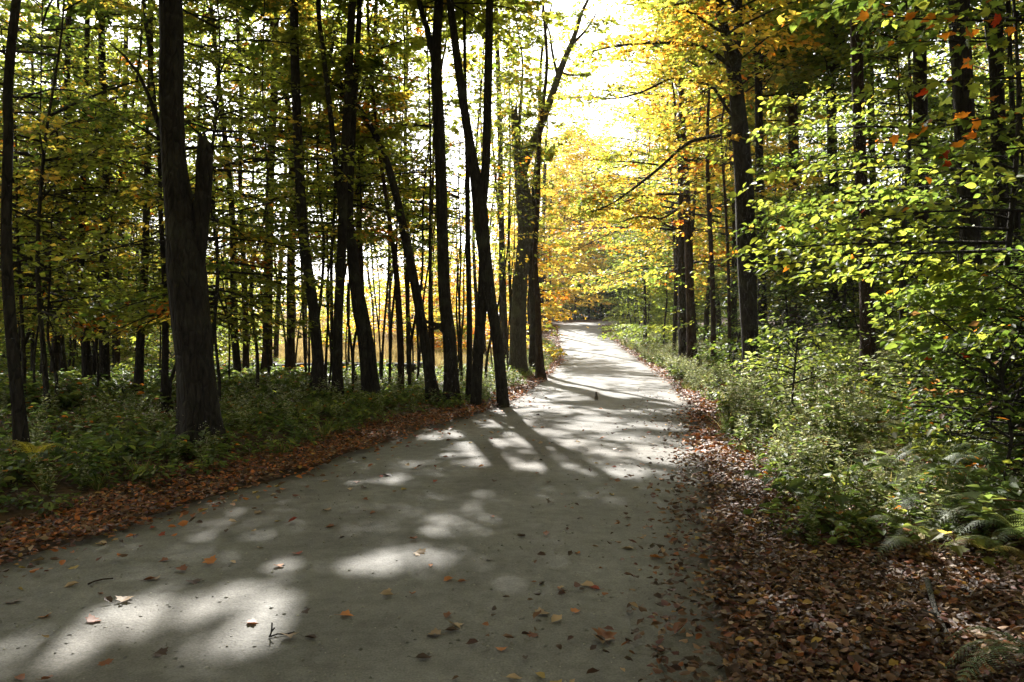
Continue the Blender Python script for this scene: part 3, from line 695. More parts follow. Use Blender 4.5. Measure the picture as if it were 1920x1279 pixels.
woods('young_tree', 'thin leafy sapling between the roadside trunks left of the road', 'tree', 'leafy saplings between the left roadside trunks', 4, 34, wedge(470, 960, 17.5, 29), .9, (7, 12), (.022, .045), LEFT_MIX, 28, z0=3.6, L=2.2, T=9, K=7, ls=.13, twig=True, el=(.0, .4), low=.65, flat=.6)
woods('shrub', 'yellow-green shrub in sunlight at the back of the left woods', 'shrub', 'sunlit shrubs behind the left woods', 14, 34, wedge(-110, 500, 36, 62), 1.5, (1.6, 3.6), (.02, .035), ((YGREEN, 4), (OLIVE, 3), (YEL, 2), (LGREEN, 2)), 30, z0=.15, L=1.7, T=9, K=8, ls=.17, low=.8, el=(-.1, .7))
woods('tree', 'tall slim tree behind the roadside trunks, its crown above the meadow edge', 'tree', 'tall trees at the meadow edge', 5, 9, wedge(480, 980, 25, 33), 2.0, (14, 18), (.06, .11), LEFT_MIX, 36, z0=5.5, T=10, K=7)
woods('young_tree', 'orange-gold small tree at the meadow edge behind the roadside trunks', 'tree', 'orange-gold small trees by the meadow', 6, 15, wedge(660, 1000, 38, 75), 2.4, (5, 11), (.05, .1), FIELD_ORANGE, 44, z0=.6, L=2.8, T=10, K=8, ls=.22, low=.7, el=(0, .7))
woods('tree', 'tall yellow-leaved tree at the far end of the road where it bends', 'tree', 'tall yellow trees at the bend', 7, 20, wedge(985, 1165, 56, 116), 2.3, (17, 25), (.12, .22), BEND_YEL, 84, z0=2.2, L=5.2, T=11, K=9, ls=.33, low=.75, el=(0, .8), sides=7)
woods('young_tree', 'lime-green young tree leaning out over the right edge of the far road', 'tree', 'lime-green young trees on the right roadside', 8, 20, wedge(1150, 1310, 34, 74), 1.6, (4.5, 10), (.04, .07), R_LIME, 50, z0=.3, L=2.6, T=10, K=8, ls=.19, low=.8, el=(-.05, .6))
woods('tree', 'golden-leaved tall tree behind the slim many-branched trunk on the right', 'tree', 'golden tall trees right of the road', 9, 12, wedge(1190, 1420, 28, 54), 2.2, (14, 19), (.08, .15), R_GOLD, 64, z0=3.0, L=3.6, T=11, K=8, ls=.2, low=.65, el=(0, .8))
woods('tree', 'tall golden tree at the right edge of the far road, boughs closing the sky gap', 'tree', 'golden trees overhanging the far road', 15, 8, wedge(1150, 1290, 32, 66), 1.6, (15, 20), (.08, .14), R_GOLD+((LGREEN, 5),), 60, z0=4.0, L=5.2, T=12, K=8, ls=.21, low=.75, el=(0, .6), carve=False)
woods('shrub', 'green shrub on the shaded floor of the left woods', 'shrub', 'shrubs on the floor of the left woods', 17, 30, wedge(-110, 480, 22, 38), 1.3, (.9, 2.2), (.015, .025), ((GREEN, 4), (OLIVE, 3), (YGREEN, 3)), 26, z0=.1, L=1.3, T=8, K=7, ls=.13, low=.8, el=(-.1, .7))
woods('tree', 'light-leaved tall tree behind the burled grey trunk, thin twigs against the sky', 'tree', 'light-leaved trees behind the burled trunk', 18, 7, wedge(900, 1030, 30, 50), 1.7, (15, 19), (.06, .1), ((YGREEN, 4), (OLIVE, 2), (YEL, 2)), 46, z0=5.0, L=3.4, T=10, K=6, ls=.18, low=.6, el=(.2, 1.0))
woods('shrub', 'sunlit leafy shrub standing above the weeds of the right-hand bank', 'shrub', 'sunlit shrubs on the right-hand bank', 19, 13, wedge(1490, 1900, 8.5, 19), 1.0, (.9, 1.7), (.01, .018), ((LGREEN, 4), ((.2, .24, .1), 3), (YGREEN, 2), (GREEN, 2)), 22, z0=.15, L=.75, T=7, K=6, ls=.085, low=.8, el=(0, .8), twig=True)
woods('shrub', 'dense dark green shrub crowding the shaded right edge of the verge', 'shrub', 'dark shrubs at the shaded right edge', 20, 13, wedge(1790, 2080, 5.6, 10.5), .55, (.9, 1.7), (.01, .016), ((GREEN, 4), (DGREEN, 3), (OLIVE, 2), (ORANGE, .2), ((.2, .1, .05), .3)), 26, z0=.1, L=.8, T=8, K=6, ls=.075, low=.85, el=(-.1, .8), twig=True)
woods('shrub', 'small rusty or green shrub standing out in the tan meadow', 'shrub', 'shrubs dotted over the meadow', 16, 16, wedge(480, 930, 36, 100), 2.5, (1.2, 3.2), (.02, .035), ((OLIVE, 3), (GOLD, 2), (ORANGE, 1), (YGREEN, 3)), 28, z0=.1, L=1.6, T=8, K=7, ls=.2, low=.8, el=(-.1, .7))
woods('tree', 'tall dark forest tree deep in the right-hand woods', 'tree', 'tall trees deep in the right woods', 10, 28, wedge(1330, 2050, 19, 58), 2.0, (14, 18), (.08, .16), R_MIX, 58, z0=2.5, T=11, K=9, ls=.2)
woods('young_tree', 'shaded dark green young tree in the understorey of the right-hand woods', 'tree', 'dark young trees in the right woods', 11, 40, right_under, .95, (3.5, 9), (.02, .045), R_DARK, 44, z0=.4, L=2.1, T=11, K=8, ls=.13, twig=True, el=(-.08, .4), low=.75, flat=.6)
woods('tree', 'tall forest tree standing in the shade along the right roadside', 'tree', 'tall trees along the right roadside', 12, 7, wedge(1960, 2500, 9, 18), 2.0, (15, 18), (.1, .16), R_MIX, 60, z0=6.0, T=12, K=9, ls=.21)
woods('tree', 'dark distant trunk closing the view past the far bend of the road', 'tree', 'dark trees beyond the far bend', 13, 22, wedge(1040, 1290, 108, 135), 1.8, (15, 22), (.15, .3), R_DARK, 60, z0=.8, L=4.4, T=10, K=8, ls=.42, low=.8, sides=7)

# unseen trees added round the viewpoint; crowns shade the near road from open sky
rng = np.random.default_rng(404)
src = []
for k in range(4):
    src.append(forest_tree('tree', 'unseen tall broad-crowned tree added around the viewpoint to shade the road', 0, -30-8*k, 17+k, .16, LEFT_MIX if k % 2 else R_MIX, 4040+k, 'unseen shade trees added around the viewpoint', z0=3.5, nb=70, L=4.6, T=12, K=9, ls=.26, carve=False))
spots = [(-7.5, -1), (-6.5, 4), (-11, 2.5), (-13, 9), (-9.5, -6), (-13, -8), (-15.5, -2), (-14, 5), (-8, -13), (-3, -13), (2, -11), (0, -6), (4, -4), (4.5, .5), (5, 4.2), (8, 1), (8.5, 6), (8, -6), (11, -1), (12, 5), (4, -16), (-13, -15), (10, -12), (-4, -20), (14, 10), (15, 1), (-18, 9), (-19, 2)]
for k, (x, y) in enumerate(spots):
    o = src[k] if k < 4 else copy_tree(src[k % 4])
    o.location = (x+rng.normal(0, .3), y+rng.normal(0, .3), gz(x, y)); o.rotation_euler.z = rng.uniform(0, 6.28)

# far-off edge of the wood beyond the meadow and behind everything: reads as one mass
rng = np.random.default_rng(77)
mb = MB()
def mass(n, x0, x1, y0, y1, hf, pal, ls):
    x = rng.uniform(x0, x1, n); y = rng.uniform(y0, y1, n)
    h = hf(x)*(.55+.75*fbm(x*.09, y*.07, 5)); z = zroad(y)+h*rng.random(n)**.8
    lump = fbm(x*.35, z*.35+y*.3, 12)
    k = lump > .38; x, y, z = x[k], y[k], z[k]; n = len(x)
    p = np.c_[x, y, z]; g = (fbm(x*.12, y*.1, 44)*12).astype(int)
    put_leaves(mb, p, rng.normal(0, 1, (n, 3)), rng.normal(0, 1, (n, 3))+np.array([0, 0, .8]), ls*rng.uniform(.6, 1.3, n), palette(rng, pal, n, g, .6), LEAF4)
mass(16000, -110, 2, 128, 150, lambda x: 7+0*x, ((OLIVE, 3), (YGREEN, 2), (GOLD, 2), (YEL, 2), (GREEN, 2)), .75)
mass(26000, 2, 36, 104, 126, lambda x: 6.5+0*x, R_DARK, .5)
mass(26000, 8, 150, 122, 150, lambda x: 20+0*x, R_MIX, .85)
mass(15000, 44, 130, 55, 120, lambda x: 16+0*x, R_DARK, .8)
mass(16000, -95, -34, 62, 118, lambda x: 9+0*x, ((OLIVE, 4), (YGREEN, 3), (GREEN, 2), (YEL, 1.5)), .6)
tag(mb.build('far_wood', [M_LEAF]), kind='stuff')

# ------------------------------------------------------------------ saplings with lit sprays on the right
def spray_tree(name, label, px, d, H, r, rows, pal, ls, shape, seed, dens=1.0, coh=.6, cat='tree', T=9, K=7, flat=.45, gaps=True, extra=10, bark=None):
    """rows: (py height where the branch leaves, azimuth deg, elevation deg, length, droop)"""
    rng = np.random.default_rng(seed)
    x = (px-960)/F*d; y = d; g = gz(x, y); base = (x, y, g)
    path = np.array([[x, y, g-.1, r], [x-.04, y+.05, g+H*.3, r*.8], [x+.05, y, g+H*.65, r*.5], [x, y+.06, g+H, .008]])
    root = empty(name, base, label, cat)
    bark = bark or M_BARK
    mb = MB(); trunk_mesh(mb, path, 8, seed, .1, step=.2); mb.build('trunk', [bark], root, base, smooth=True)
    mb = MB(); at = path_fn(path)
    z = np.array([CAMH+(HZ-q[0])/F*d for q in rows]); S = at(z)
    A = np.radians([q[1] for q in rows]); El = np.radians([q[2] for q in rows]); L = np.array([q[3] for q in rows]); dp = np.array([q[4] for q in rows])
    for k in range(len(rows)):
        sprays(mb, rng, S[k:k+1], A[k:k+1], El[k:k+1], L[k:k+1], dp[k], int((T+10)*dens), K+2 if dens == 1 else K-1, ls, pal, shape=shape, coh=coh, rad=.008, flat=flat, carve=FERN_GAPS, tw=.34, start=.15)
    if extra:
        crown(mb, rng, at, g+.8, g+H, extra, 1.5, el=(0, .5), T=7, K=6, ls=ls, pal=pal, shape=shape, twig=True, rad=.008, carve=FERN_GAPS)
    mb.build('crown', [M_LEAF, bark], root, base)
PALS = [((LGREEN, 4), (YGREEN, 4), (GREEN, 2), (ORANGE, .4)), ((LGREEN, 4), (GREEN, 3), (YGREEN, 3), (YEL, .8)), MAPLE_TURN, ((GREEN, 4), (LGREEN, 3), (YGREEN, 2))]
SPRAY_KIND = [
 ('young_tree', 'beech sapling holding flat sunlit green sprays over the right roadside', OVAL, .088),
 ('young_tree', 'young maple with pale sunlit leaf layers beside the stout forking trunk', OVAL, .092),
 ('maple', 'maple at the top right corner with red and orange turning leaves', MAPLE, .085),
 ('young_tree', 'low leafy sapling in the shade at the right edge below the sunlit sprays', OVAL, .1)]
for (px, d, H, r, rows), (nm, lab, shp, ls), pal, sd in zip(SPRAY_GEO, SPRAY_KIND, PALS, (501, 502, 503, 504)):
    spray_tree(nm, lab, px, d, H, r, rows, pal, ls, shp, sd, dens=.55 if shp is MAPLE else 1.0, coh=.25 if shp is MAPLE else .6)

# ------------------------------------------------------------------ low plants
def plant_mesh(kind, seed):
    rng = np.random.default_rng(seed); mb = MB()
    if kind == 'aster':
        ns = rng.integers(4, 7)
        for s in range(ns):
            a = rng.uniform(0, 6.28); ln = rng.uniform(.3, .62); h = np.array([math.sin(a), math.cos(a), 0]); lean = rng.uniform(.1, .4)
            t = np.linspace(0, 1, 5)[:, None]
            pts = h*lean*ln*t**1.6+np.array([0, 0, 1.])*ln*t
            tubes(mb, pts[None], np.linspace(.003, .0015, 5)[None], 3, 0, (.09, .1, .03))
            n = 20; u = rng.uniform(.1, .98, n); b = h*lean*ln*u[:, None]**1.6+np.array([0, 0, 1.])*ln*u[:, None]
            aa = rng.uniform(0, 6.28, n); dr = np.c_[np.sin(aa), np.cos(aa), rng.uniform(-.2, .6, n)]
            c = palette(rng, ((GREEN, 2), (LGREEN, 3), (OLIVE, 1.5), ((.28, .3, .16), 6)), n)
            put_leaves(mb, b, dr, np.array([0, 0, 1.])+rng.normal(0, .3, (n, 3)), rng.uniform(.06, .12, n)*(1.15-.5*u), c, (LEAF4[0]*np.array([.8, 1, 1]), LEAF4[1]))
            n = 9; q = pts[-1]+rng.normal(0, 1, (n, 3))*np.array([.05, .05, .04])-np.array([0, 0, .02])
            put_leaves(mb, q, rng.normal(0, 1, (n, 3)), rng.normal(0, 1, (n, 3)), rng.uniform(.012, .024, n), palette(rng, (((.42, .38, .28), 3), ((.5, .48, .4), 2), ((.25, .2, .12), 1)), n), LEAF4, 1)
    elif kind == 'leafy':
        n = 26; a = rng.uniform(0, 6.28, n); r = rng.uniform(.03, .24, n); z = rng.uniform(.1, .38, n)*(1-r*1.2)
        pos = np.c_[np.sin(a)*r, np.cos(a)*r, z]; mid = pos*np.array([.5, .5, .7]); st = np.zeros_like(pos)+pos*np.array([.15, .15, 0])
        tubes(mb, np.stack([st, mid, pos], 1), np.broadcast_to([.0025, .002, .0015], (n, 3)), 3, 0, (.07, .08, .03))
        dr = np.c_[np.sin(a), np.cos(a), rng.normal(-.15, .25, n)]
        put_leaves(mb, pos, dr, np.array([0, 0, 1.])+rng.normal(0, .3, (n, 3)), rng.uniform(.07, .13, n), palette(rng, ((GREEN, 4), (LGREEN, 2), (DGREEN, 2), (YGREEN, 1)), n), OVAL)
    elif kind == 'bramble':
        for s in range(4):
            a = rng.uniform(0, 6.28); ln = rng.uniform(.4, .8); t = np.linspace(0, 1, 6)[:, None]
            h = np.array([math.sin(a), math.cos(a), 0])
            pts = h*ln*t*.8+np.array([0, 0, 1.])*(ln*(1.1*t-.8*t*t))
            tubes(mb, pts[None], np.linspace(.004, .002, 6)[None], 3, 0, (.1, .05, .03))
            n = 14; u = rng.uniform(.15, 1, n)[:, None]; b = h*ln*u*.8+np.array([0, 0, 1.])*(ln*(1.1*u-.8*u*u))
            aa = rng.uniform(0, 6.28, n); dr = np.c_[np.sin(aa), np.cos(aa), rng.uniform(-.2, .4, n)]
            put_leaves(mb, b, dr, np.array([0, 0, 1.])+rng.normal(0, .35, (n, 3)), rng.uniform(.05, .1, n), palette(rng, ((GREEN, 4), (OLIVE, 2), (LGREEN, 2), (ORANGE, .15), ((.2, .1, .05), .3)), n), OVAL)
    elif kind == 'grass':
        n = 46; a = rng.uniform(0, 6.28, n); r = rng.uniform(0, .09, n)
        pos = np.c_[np.sin(a)*r, np.cos(a)*r, 0*a]; dr = np.c_[np.sin(a)*.45, np.cos(a)*.45, np.ones(n)]+rng.normal(0, .2, (n, 3))
        put_leaves(mb, pos, dr, np.c_[np.sin(a), np.cos(a), 0*a]*-1+.01, rng.uniform(.15, .38, n), palette(rng, ((LGREEN, 3), (OLIVE, 2), ((.3, .25, .11), 2)), n), BLADE)
    elif kind == 'low':
        n = 34; x = rng.normal(0, .13, (n, 2)); pos = np.c_[x, rng.uniform(.02, .16, n)]
        a = rng.uniform(0, 6.28, n); dr = np.c_[np.sin(a), np.cos(a), rng.normal(0, .3, n)]
        tubes(mb, np.stack([pos*np.array([.2, .2, 0]), pos], 1), np.full((n, 2), .0015), 3, 0, (.07, .06, .03))
        put_leaves(mb, pos, dr, np.array([0, 0, 1.])+rng.normal(0, .4, (n, 3)), rng.uniform(.04, .085, n), palette(rng, ((GREEN, 4), (DGREEN, 3), (OLIVE, 2)), n), LEAF4)
    return mb
KINDS = {k: [plant_mesh(k, 900+7*i+len(k)) for i in range(4)] for k in ('aster', 'leafy', 'bramble', 'grass', 'low')}
PLANT_ME = {}
for k, lst in KINDS.items():
    for i, m in enumerate(lst):
        o = m.build({'aster': 'aster_plant', 'leafy': 'leafy_plant', 'bramble': 'bramble', 'grass': 'grass_tuft', 'low': 'low_plant'}[k], [M_PLANT, M_LITTER]); PLANT_ME[k, i] = o.data
        bpy.data.objects.remove(o)
def merge_many(mb, src, loc, rot, sc):
    v = np.concatenate(src.v); c = np.concatenate(src.c); n = len(loc); K = len(v)
    ca, sa = np.cos(rot), np.sin(rot)
    x = v[None, :, 0]*ca[:, None]-v[None, :, 1]*sa[:, None]; y = v[None, :, 0]*sa[:, None]+v[None, :, 1]*ca[:, None]
    V = np.stack([x, y, np.broadcast_to(v[None, :, 2], x.shape)], -1)*sc[:, None, None]+loc[:, None]
    st = mb.n
    mb.v.append(V.reshape(-1, 3)); mb.c.append(np.tile(c, (n, 1))); mb.n += n*K
    off = (np.arange(n)*K+st)
    for l, t, m0 in zip(src.l, src.t, src.m):
        k = int(t[0]); f = l.reshape(-1, k)
        ff = (off[:, None, None]+f[None]).reshape(-1, k)
        mb.l.append(ff.ravel()); mb.t.append(np.full(len(ff), k)); mb.m.append(np.full(len(ff), int(m0[0])))
rng = np.random.default_rng(31)
N = 26000
y = 3.2+(62-3.2)*rng.random(N)**1.7; x = rng.uniform(-16, 19, N)
side, off = road_off(x, y)
vis = np.abs(x) < y*.66+.8
dens = fbm(x*.5, y*.5, 55)
right_in = np.interp(y, [3, 4.2, 5, 6, 7, 9], [1.2, 1.05, .85, .62, .48, .35]); left_in = .6+.35*(1-sstep(3, 8, y))+(-.3)*sstep(14, 26, y)
ok = vis & (((side > 0) & (off > right_in+(dens-.5)*1.0) & (off < 9)) | ((side < 0) & (off > left_in+(dens-.5)*.5) & (off < 9)))
far = np.where(side > 0, sstep(3.2, 6.5, off), sstep(3.0, 5.5, off))
ok &= rng.random(N) > far*.72
ok &= ~((side > 0) & (y < 8.5) & (off > 1.3) & (rng.random(N) < .3)) & ~((np.hypot((x-2.3)/1.1, (y-4.3)/1.3) < 1))
x, y, side, off, dens = x[ok], y[ok], side[ok], off[ok], dens[ok]
z = ground_z(x, y)
kd = np.empty(len(x), object); rr = rng.random(len(x)); zone = fbm(x*.35, y*.35, 66)
for i in range(len(x)):
    if side[i] > 0:
        kd[i] = ('aster' if rr[i] < .62 else 'bramble' if rr[i] < .78 else 'grass' if rr[i] < .88 else 'leafy') if off[i] < 4.0 and y[i] > 6.5 else ('bramble' if rr[i] < .35 else 'aster' if rr[i] < .45 else 'low')
    else:
        kd[i] = 'low' if rr[i] < .42 else 'leafy' if rr[i] < .66 else 'bramble' if rr[i] < .82 else 'aster' if rr[i] < .94 else 'grass'
rot = rng.uniform(0, 6.28, len(x)); sc = rng.uniform(.7, 1.25, len(x))*np.where(side > 0, .7+.75*sstep(.25, .75, fbm(x*.8, y*.8, 201)), .9)*np.where(off < np.where(side > 0, 1.0, 1.3), .75, 1.0)
sc = np.where(np.hypot(x-5.9, y-18.6) < 1.9, sc*.55, sc)
vi = rng.integers(0, 4, len(x))
order = np.argsort(y); ntop = 280; single = np.zeros(len(x), bool); single[order[:ntop]] = True
PL = {('aster', 1): ('aster_plant', 'tall aster gone to pale seed in the weedy right-hand verge', 'weed', 'seeding asters on the right verge'),
      ('aster', -1): ('aster_plant', 'aster with pale seed heads in the dark left-hand verge', 'weed', 'asters on the left verge'),
      ('bramble', 1): ('bramble', 'arching bramble with a few red leaves among the right-hand verge weeds', 'bramble', 'brambles on the right verge'),
      ('bramble', -1): ('bramble', 'arching bramble in the shaded green left-hand verge', 'bramble', 'brambles on the left verge'),
      ('grass', 1): ('grass_tuft', 'tuft of thin grass blades in the right-hand verge', 'grass tuft', 'grass tufts on the right verge'),
      ('grass', -1): ('grass_tuft', 'tuft of thin grass blades in the left-hand verge', 'grass tuft', 'grass tufts on the left verge'),
      ('leafy', 1): ('leafy_plant', 'broad-leaved green plant at the edge of the right-hand leaf litter', 'plant', 'broad-leaved plants on the right verge'),
      ('leafy', -1): ('leafy_plant', 'broad-leaved green plant beside the left-hand leaf litter strip', 'plant', 'broad-leaved plants on the left verge'),
      ('low', 1): ('low_plant', 'low small-leaved green plant in shade at the right roadside', 'plant', 'low plants on the right verge'),
      ('low', -1): ('low_plant', 'low small-leaved green plant in shade at the left roadside', 'plant', 'low plants on the left verge')}
for i in np.where(single)[0]:
    nm, lab, cat, grp = PL[kd[i], int(side[i])]
    o = bpy.data.objects.new(nm, PLANT_ME[kd[i], int(vi[i])]); COL.objects.link(o)
    o.location = (x[i], y[i], z[i]-.01); o.rotation_euler.z = rot[i]; o.scale = (sc[i],)*3
    tag(o, lab, cat, grp)
mb = MB()
for k in KINDS:
    for v in range(4):
        m = (kd == k) & (vi == v) & ~single
        if m.any(): merge_many(mb, KINDS[k][v], np.c_[x[m], y[m], z[m]-.01], rot[m], sc[m])
n = 5200; yy = 13+34*rng.random(n)**1.3; xx = -rng.uniform(.02, .68, n)*yy; sd_, of_ = road_off(xx, yy)
m = (sd_ < 0) & (of_ > 5) & (fbm(xx*.4, yy*.4, 58) > .42) & ~((xx > -.36*yy) & (yy > 29)); xx, yy = xx[m], yy[m]; n = len(xx); kk = rng.integers(0, 3, n)
for q, k in enumerate(('low', 'leafy', 'bramble')):
    for v in range(4):
        m = (kk == q) & (np.arange(n) % 4 == v)
        merge_many(mb, KINDS[k][v], np.c_[xx[m], yy[m], ground_z(xx[m], yy[m])-.01], rng.uniform(0, 6, m.sum()), rng.uniform(.9, 1.7, m.sum()))
tag(mb.build('undergrowth', [M_PLANT, M_LITTER]), kind='stuff')
# meadow grass
mb = MB(); n = 5000; yy = 30+95*rng.random(n)**1.6; u = rng.random(n); x0 = -.43*yy-2; x1 = np.minimum(.02*yy-1.8, 1.0); xx = x0+(x1-x0)*u
g = np.random.default_rng(8); src = MB(); a = g.uniform(0, 6.28, 30); pos = np.c_[np.sin(a), np.cos(a), 0*a]*g.uniform(0, .35, (30, 1))
put_leaves(src, pos, np.c_[np.sin(a)*.3, np.cos(a)*.3, np.ones(30)], np.c_[-np.sin(a), -np.cos(a), 0*a+.01], g.uniform(.3, .6, 30), palette(g, (((.42, .34, .22), 3), ((.36, .28, .18), 2), ((.25, .23, .13), 1)), 30), (BLADE[0]*np.array([1.6, 1, 1]), BLADE[1]))
merge_many(mb, src, np.c_[xx, yy, ground_z(xx, yy)], rng.uniform(0, 6, n), rng.uniform(.6, 1.2, n))
tag(mb.build('meadow_grass', [M_LITTER]), kind='stuff')

# ------------------------------------------------------------------ ferns
def frond_mesh(seed, L, col, n=24, arch=1.15):
    rng = np.random.default_rng(seed); mb = MB()
    t = np.linspace(0, 1, 9)[:, None]
    def c(t): return np.concatenate([0*t, L*(.9*t-.12*t*t), L*(arch*t-.62*t*t*arch*1.5)], -1)
    tubes(mb, c(t)[None], np.linspace(.0035, .001, 9)[None], 4, 0, (.12, .1, .03))
    u = np.linspace(.14, .99, n)
    pl = L*.17*np.sin(PI*np.clip(.2+.8*u, 0, 1))**.9*(1.05-.35*u)+.01
    for s in (-1, 1):
        p = c(u[:, None]); tg = unit(np.gradient(p, axis=0))
        dr = np.array([s, 0, 0.])[None]+tg*.4+np.array([0, 0, -.1]); dr = unit(dr+rng.normal(0, .04, dr.shape))
        up = unit(np.cross(tg, np.array([s*1., 0, 0])[None])*s); up = np.where(up[:, 2:3] < 0, -up, up)
        cc = np.array(col)*rng.uniform(.75, 1.25, (n, 1))
        m = 9    # each pinna carries small paired lobes
        uu = np.linspace(.05, .98, m)
        bp = p[:, None]+dr[:, None]*(pl[:, None, None]*uu[None, :, None])+np.array([0, 0, -1.])*(pl[:, None]*uu[None]**2*.18)[..., None]
        side = unit(np.cross(up, dr))
        for q in (-1, 1):
            d2 = side[:, None]*q+dr[:, None]*.7+0*bp
            sz = pl[:, None]*.11*(1.2-uu[None])+.003
            put_leaves(mb, bp.reshape(-1, 3), d2.reshape(-1, 3), np.repeat(up, m, 0), sz.ravel(), np.repeat(cc, m, 0), (LEAF4[0]*np.array([1.1, 1, .3]), LEAF4[1]))
    return mb
FR = {}
def fern(label, x, y, L, nf, col, seed, tilt=0, group=None, az=None, z=None):
    rng = np.random.default_rng(seed); g = gz(x, y) if z is None else z
    root = empty('fern', (x, y, g), label, 'fern', group)
    for k in range(nf):
        key = (col, k % 3)
        if key not in FR:
            o = frond_mesh(seed+k, 1.0, col).build('frond', [M_PLANT]); FR[key] = o.data; bpy.data.objects.remove(o)
        o = bpy.data.objects.new('frond', FR[key]); COL.objects.link(o); o.parent = root
        a = (k/nf*2*PI+rng.normal(0, .2)) if az is None else math.radians(az[k])
        s = L*rng.uniform(.9, 1.25)
        o.rotation_euler = (rng.normal(tilt, .12), rng.normal(0, .12), -a); o.scale = (s, s, s); o.location = (0, 0, .02)
def fx_(px, d): return (px-960)/F*d
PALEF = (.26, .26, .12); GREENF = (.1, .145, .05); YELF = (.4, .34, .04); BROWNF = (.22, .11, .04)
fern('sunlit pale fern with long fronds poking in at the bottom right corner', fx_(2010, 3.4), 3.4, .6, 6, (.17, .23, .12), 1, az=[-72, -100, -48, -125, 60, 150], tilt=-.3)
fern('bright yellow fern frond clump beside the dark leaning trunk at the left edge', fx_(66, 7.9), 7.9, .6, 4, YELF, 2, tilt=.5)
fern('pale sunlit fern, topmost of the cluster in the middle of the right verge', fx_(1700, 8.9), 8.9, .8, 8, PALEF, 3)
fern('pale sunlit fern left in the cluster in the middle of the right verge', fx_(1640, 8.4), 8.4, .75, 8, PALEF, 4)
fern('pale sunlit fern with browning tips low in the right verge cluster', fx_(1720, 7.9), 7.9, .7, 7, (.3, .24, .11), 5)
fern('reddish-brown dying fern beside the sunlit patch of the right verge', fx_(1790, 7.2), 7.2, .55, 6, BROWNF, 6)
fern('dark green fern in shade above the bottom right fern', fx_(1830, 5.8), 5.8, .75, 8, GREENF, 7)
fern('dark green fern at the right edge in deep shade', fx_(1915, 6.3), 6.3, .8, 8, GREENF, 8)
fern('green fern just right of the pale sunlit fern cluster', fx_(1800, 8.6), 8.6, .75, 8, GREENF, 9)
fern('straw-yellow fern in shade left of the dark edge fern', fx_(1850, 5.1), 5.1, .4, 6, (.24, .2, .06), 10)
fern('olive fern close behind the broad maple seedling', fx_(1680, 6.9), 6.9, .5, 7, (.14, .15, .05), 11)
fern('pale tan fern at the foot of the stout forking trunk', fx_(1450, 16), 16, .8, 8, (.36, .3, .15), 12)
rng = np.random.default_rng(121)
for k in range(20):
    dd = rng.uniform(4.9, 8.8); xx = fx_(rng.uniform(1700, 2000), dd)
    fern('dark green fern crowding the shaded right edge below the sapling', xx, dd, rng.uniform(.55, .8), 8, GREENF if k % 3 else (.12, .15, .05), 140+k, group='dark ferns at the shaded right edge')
rng = np.random.default_rng(12)
for k in range(14):
    yy = rng.uniform(8, 20); s = rng.uniform(1.6, 5.5); j = np.argmin(np.abs(CL[:, 1]-yy)); xx = CL[j, 0]+CL[j, 2]+s
    fern('green fern scattered among the weeds of the right-hand bank', xx, yy, rng.uniform(.55, .85), 7, GREENF if k % 2 else PALEF if k % 4 == 0 else (.12, .16, .05), 40+k, group='ferns among the right bank weeds')
for k in range(6):
    yy = rng.uniform(7, 15); s = rng.uniform(1.4, 4); j = np.argmin(np.abs(CL[:, 1]-yy)); xx = CL[j, 0]-CL[j, 2]-s
    fern('shaded fern growing among the plants of the left verge', xx, yy, rng.uniform(.4, .65), 7, GREENF, 70+k, group='ferns in the left verge')
# maple seedling with broad leaves
def seedling(label, px, d, n, ls, H, col, seed):
    rng = np.random.default_rng(seed); x = fx_(px, d); g = gz(x, d); root = empty('maple_seedling', (x, d, g), label, 'seedling')
    mb = MB(); tubes(mb, np.array([[[0, 0, 0], [.01, 0, H*.5], [0, .02, H]]]), np.array([[.005, .004, .003]]), 5, 0, (.1, .06, .04)); mb.build('stem', [M_PLANT], root)
    mb = MB(); a = np.arange(n)*2.4+rng.uniform(0, 1, n); zz = H*rng.uniform(.45, 1.05, n); r = rng.uniform(.05, .24, n)
    pos = np.c_[np.sin(a)*r, np.cos(a)*r, zz]
    tubes(mb, np.stack([np.c_[0*a, 0*a, zz*.85], pos], 1), np.full((n, 2), .0018), 3, 0, (.15, .06, .03))
    put_leaves(mb, pos, np.c_[np.sin(a), np.cos(a), rng.normal(-.35, .15, n)], np.array([0, 0, 1.])+rng.normal(0, .2, (n, 3)), ls*rng.uniform(.75, 1.2, n), palette(rng, col, n), MAPLE)
    mb.build('foliage', [M_PLANT], root)
seedling('maple seedling with broad lit green leaves at the edge of the right leaf litter', 1565, 6.0, 12, .15, .38, ((LGREEN, 3), (GREEN, 2), (YGREEN, 1)), 1)
seedling('smaller maple seedling with dark broad leaves left of the bright seedling', 1455, 7.0, 10, .12, .36, ((GREEN, 3), (DGREEN, 1)), 2)
seedling('yellowing maple seedling low in the shade below the dark ferns', 1790, 5.0, 8, .09, .25, ((YEL, 2), (OLIVE, 2)), 3)

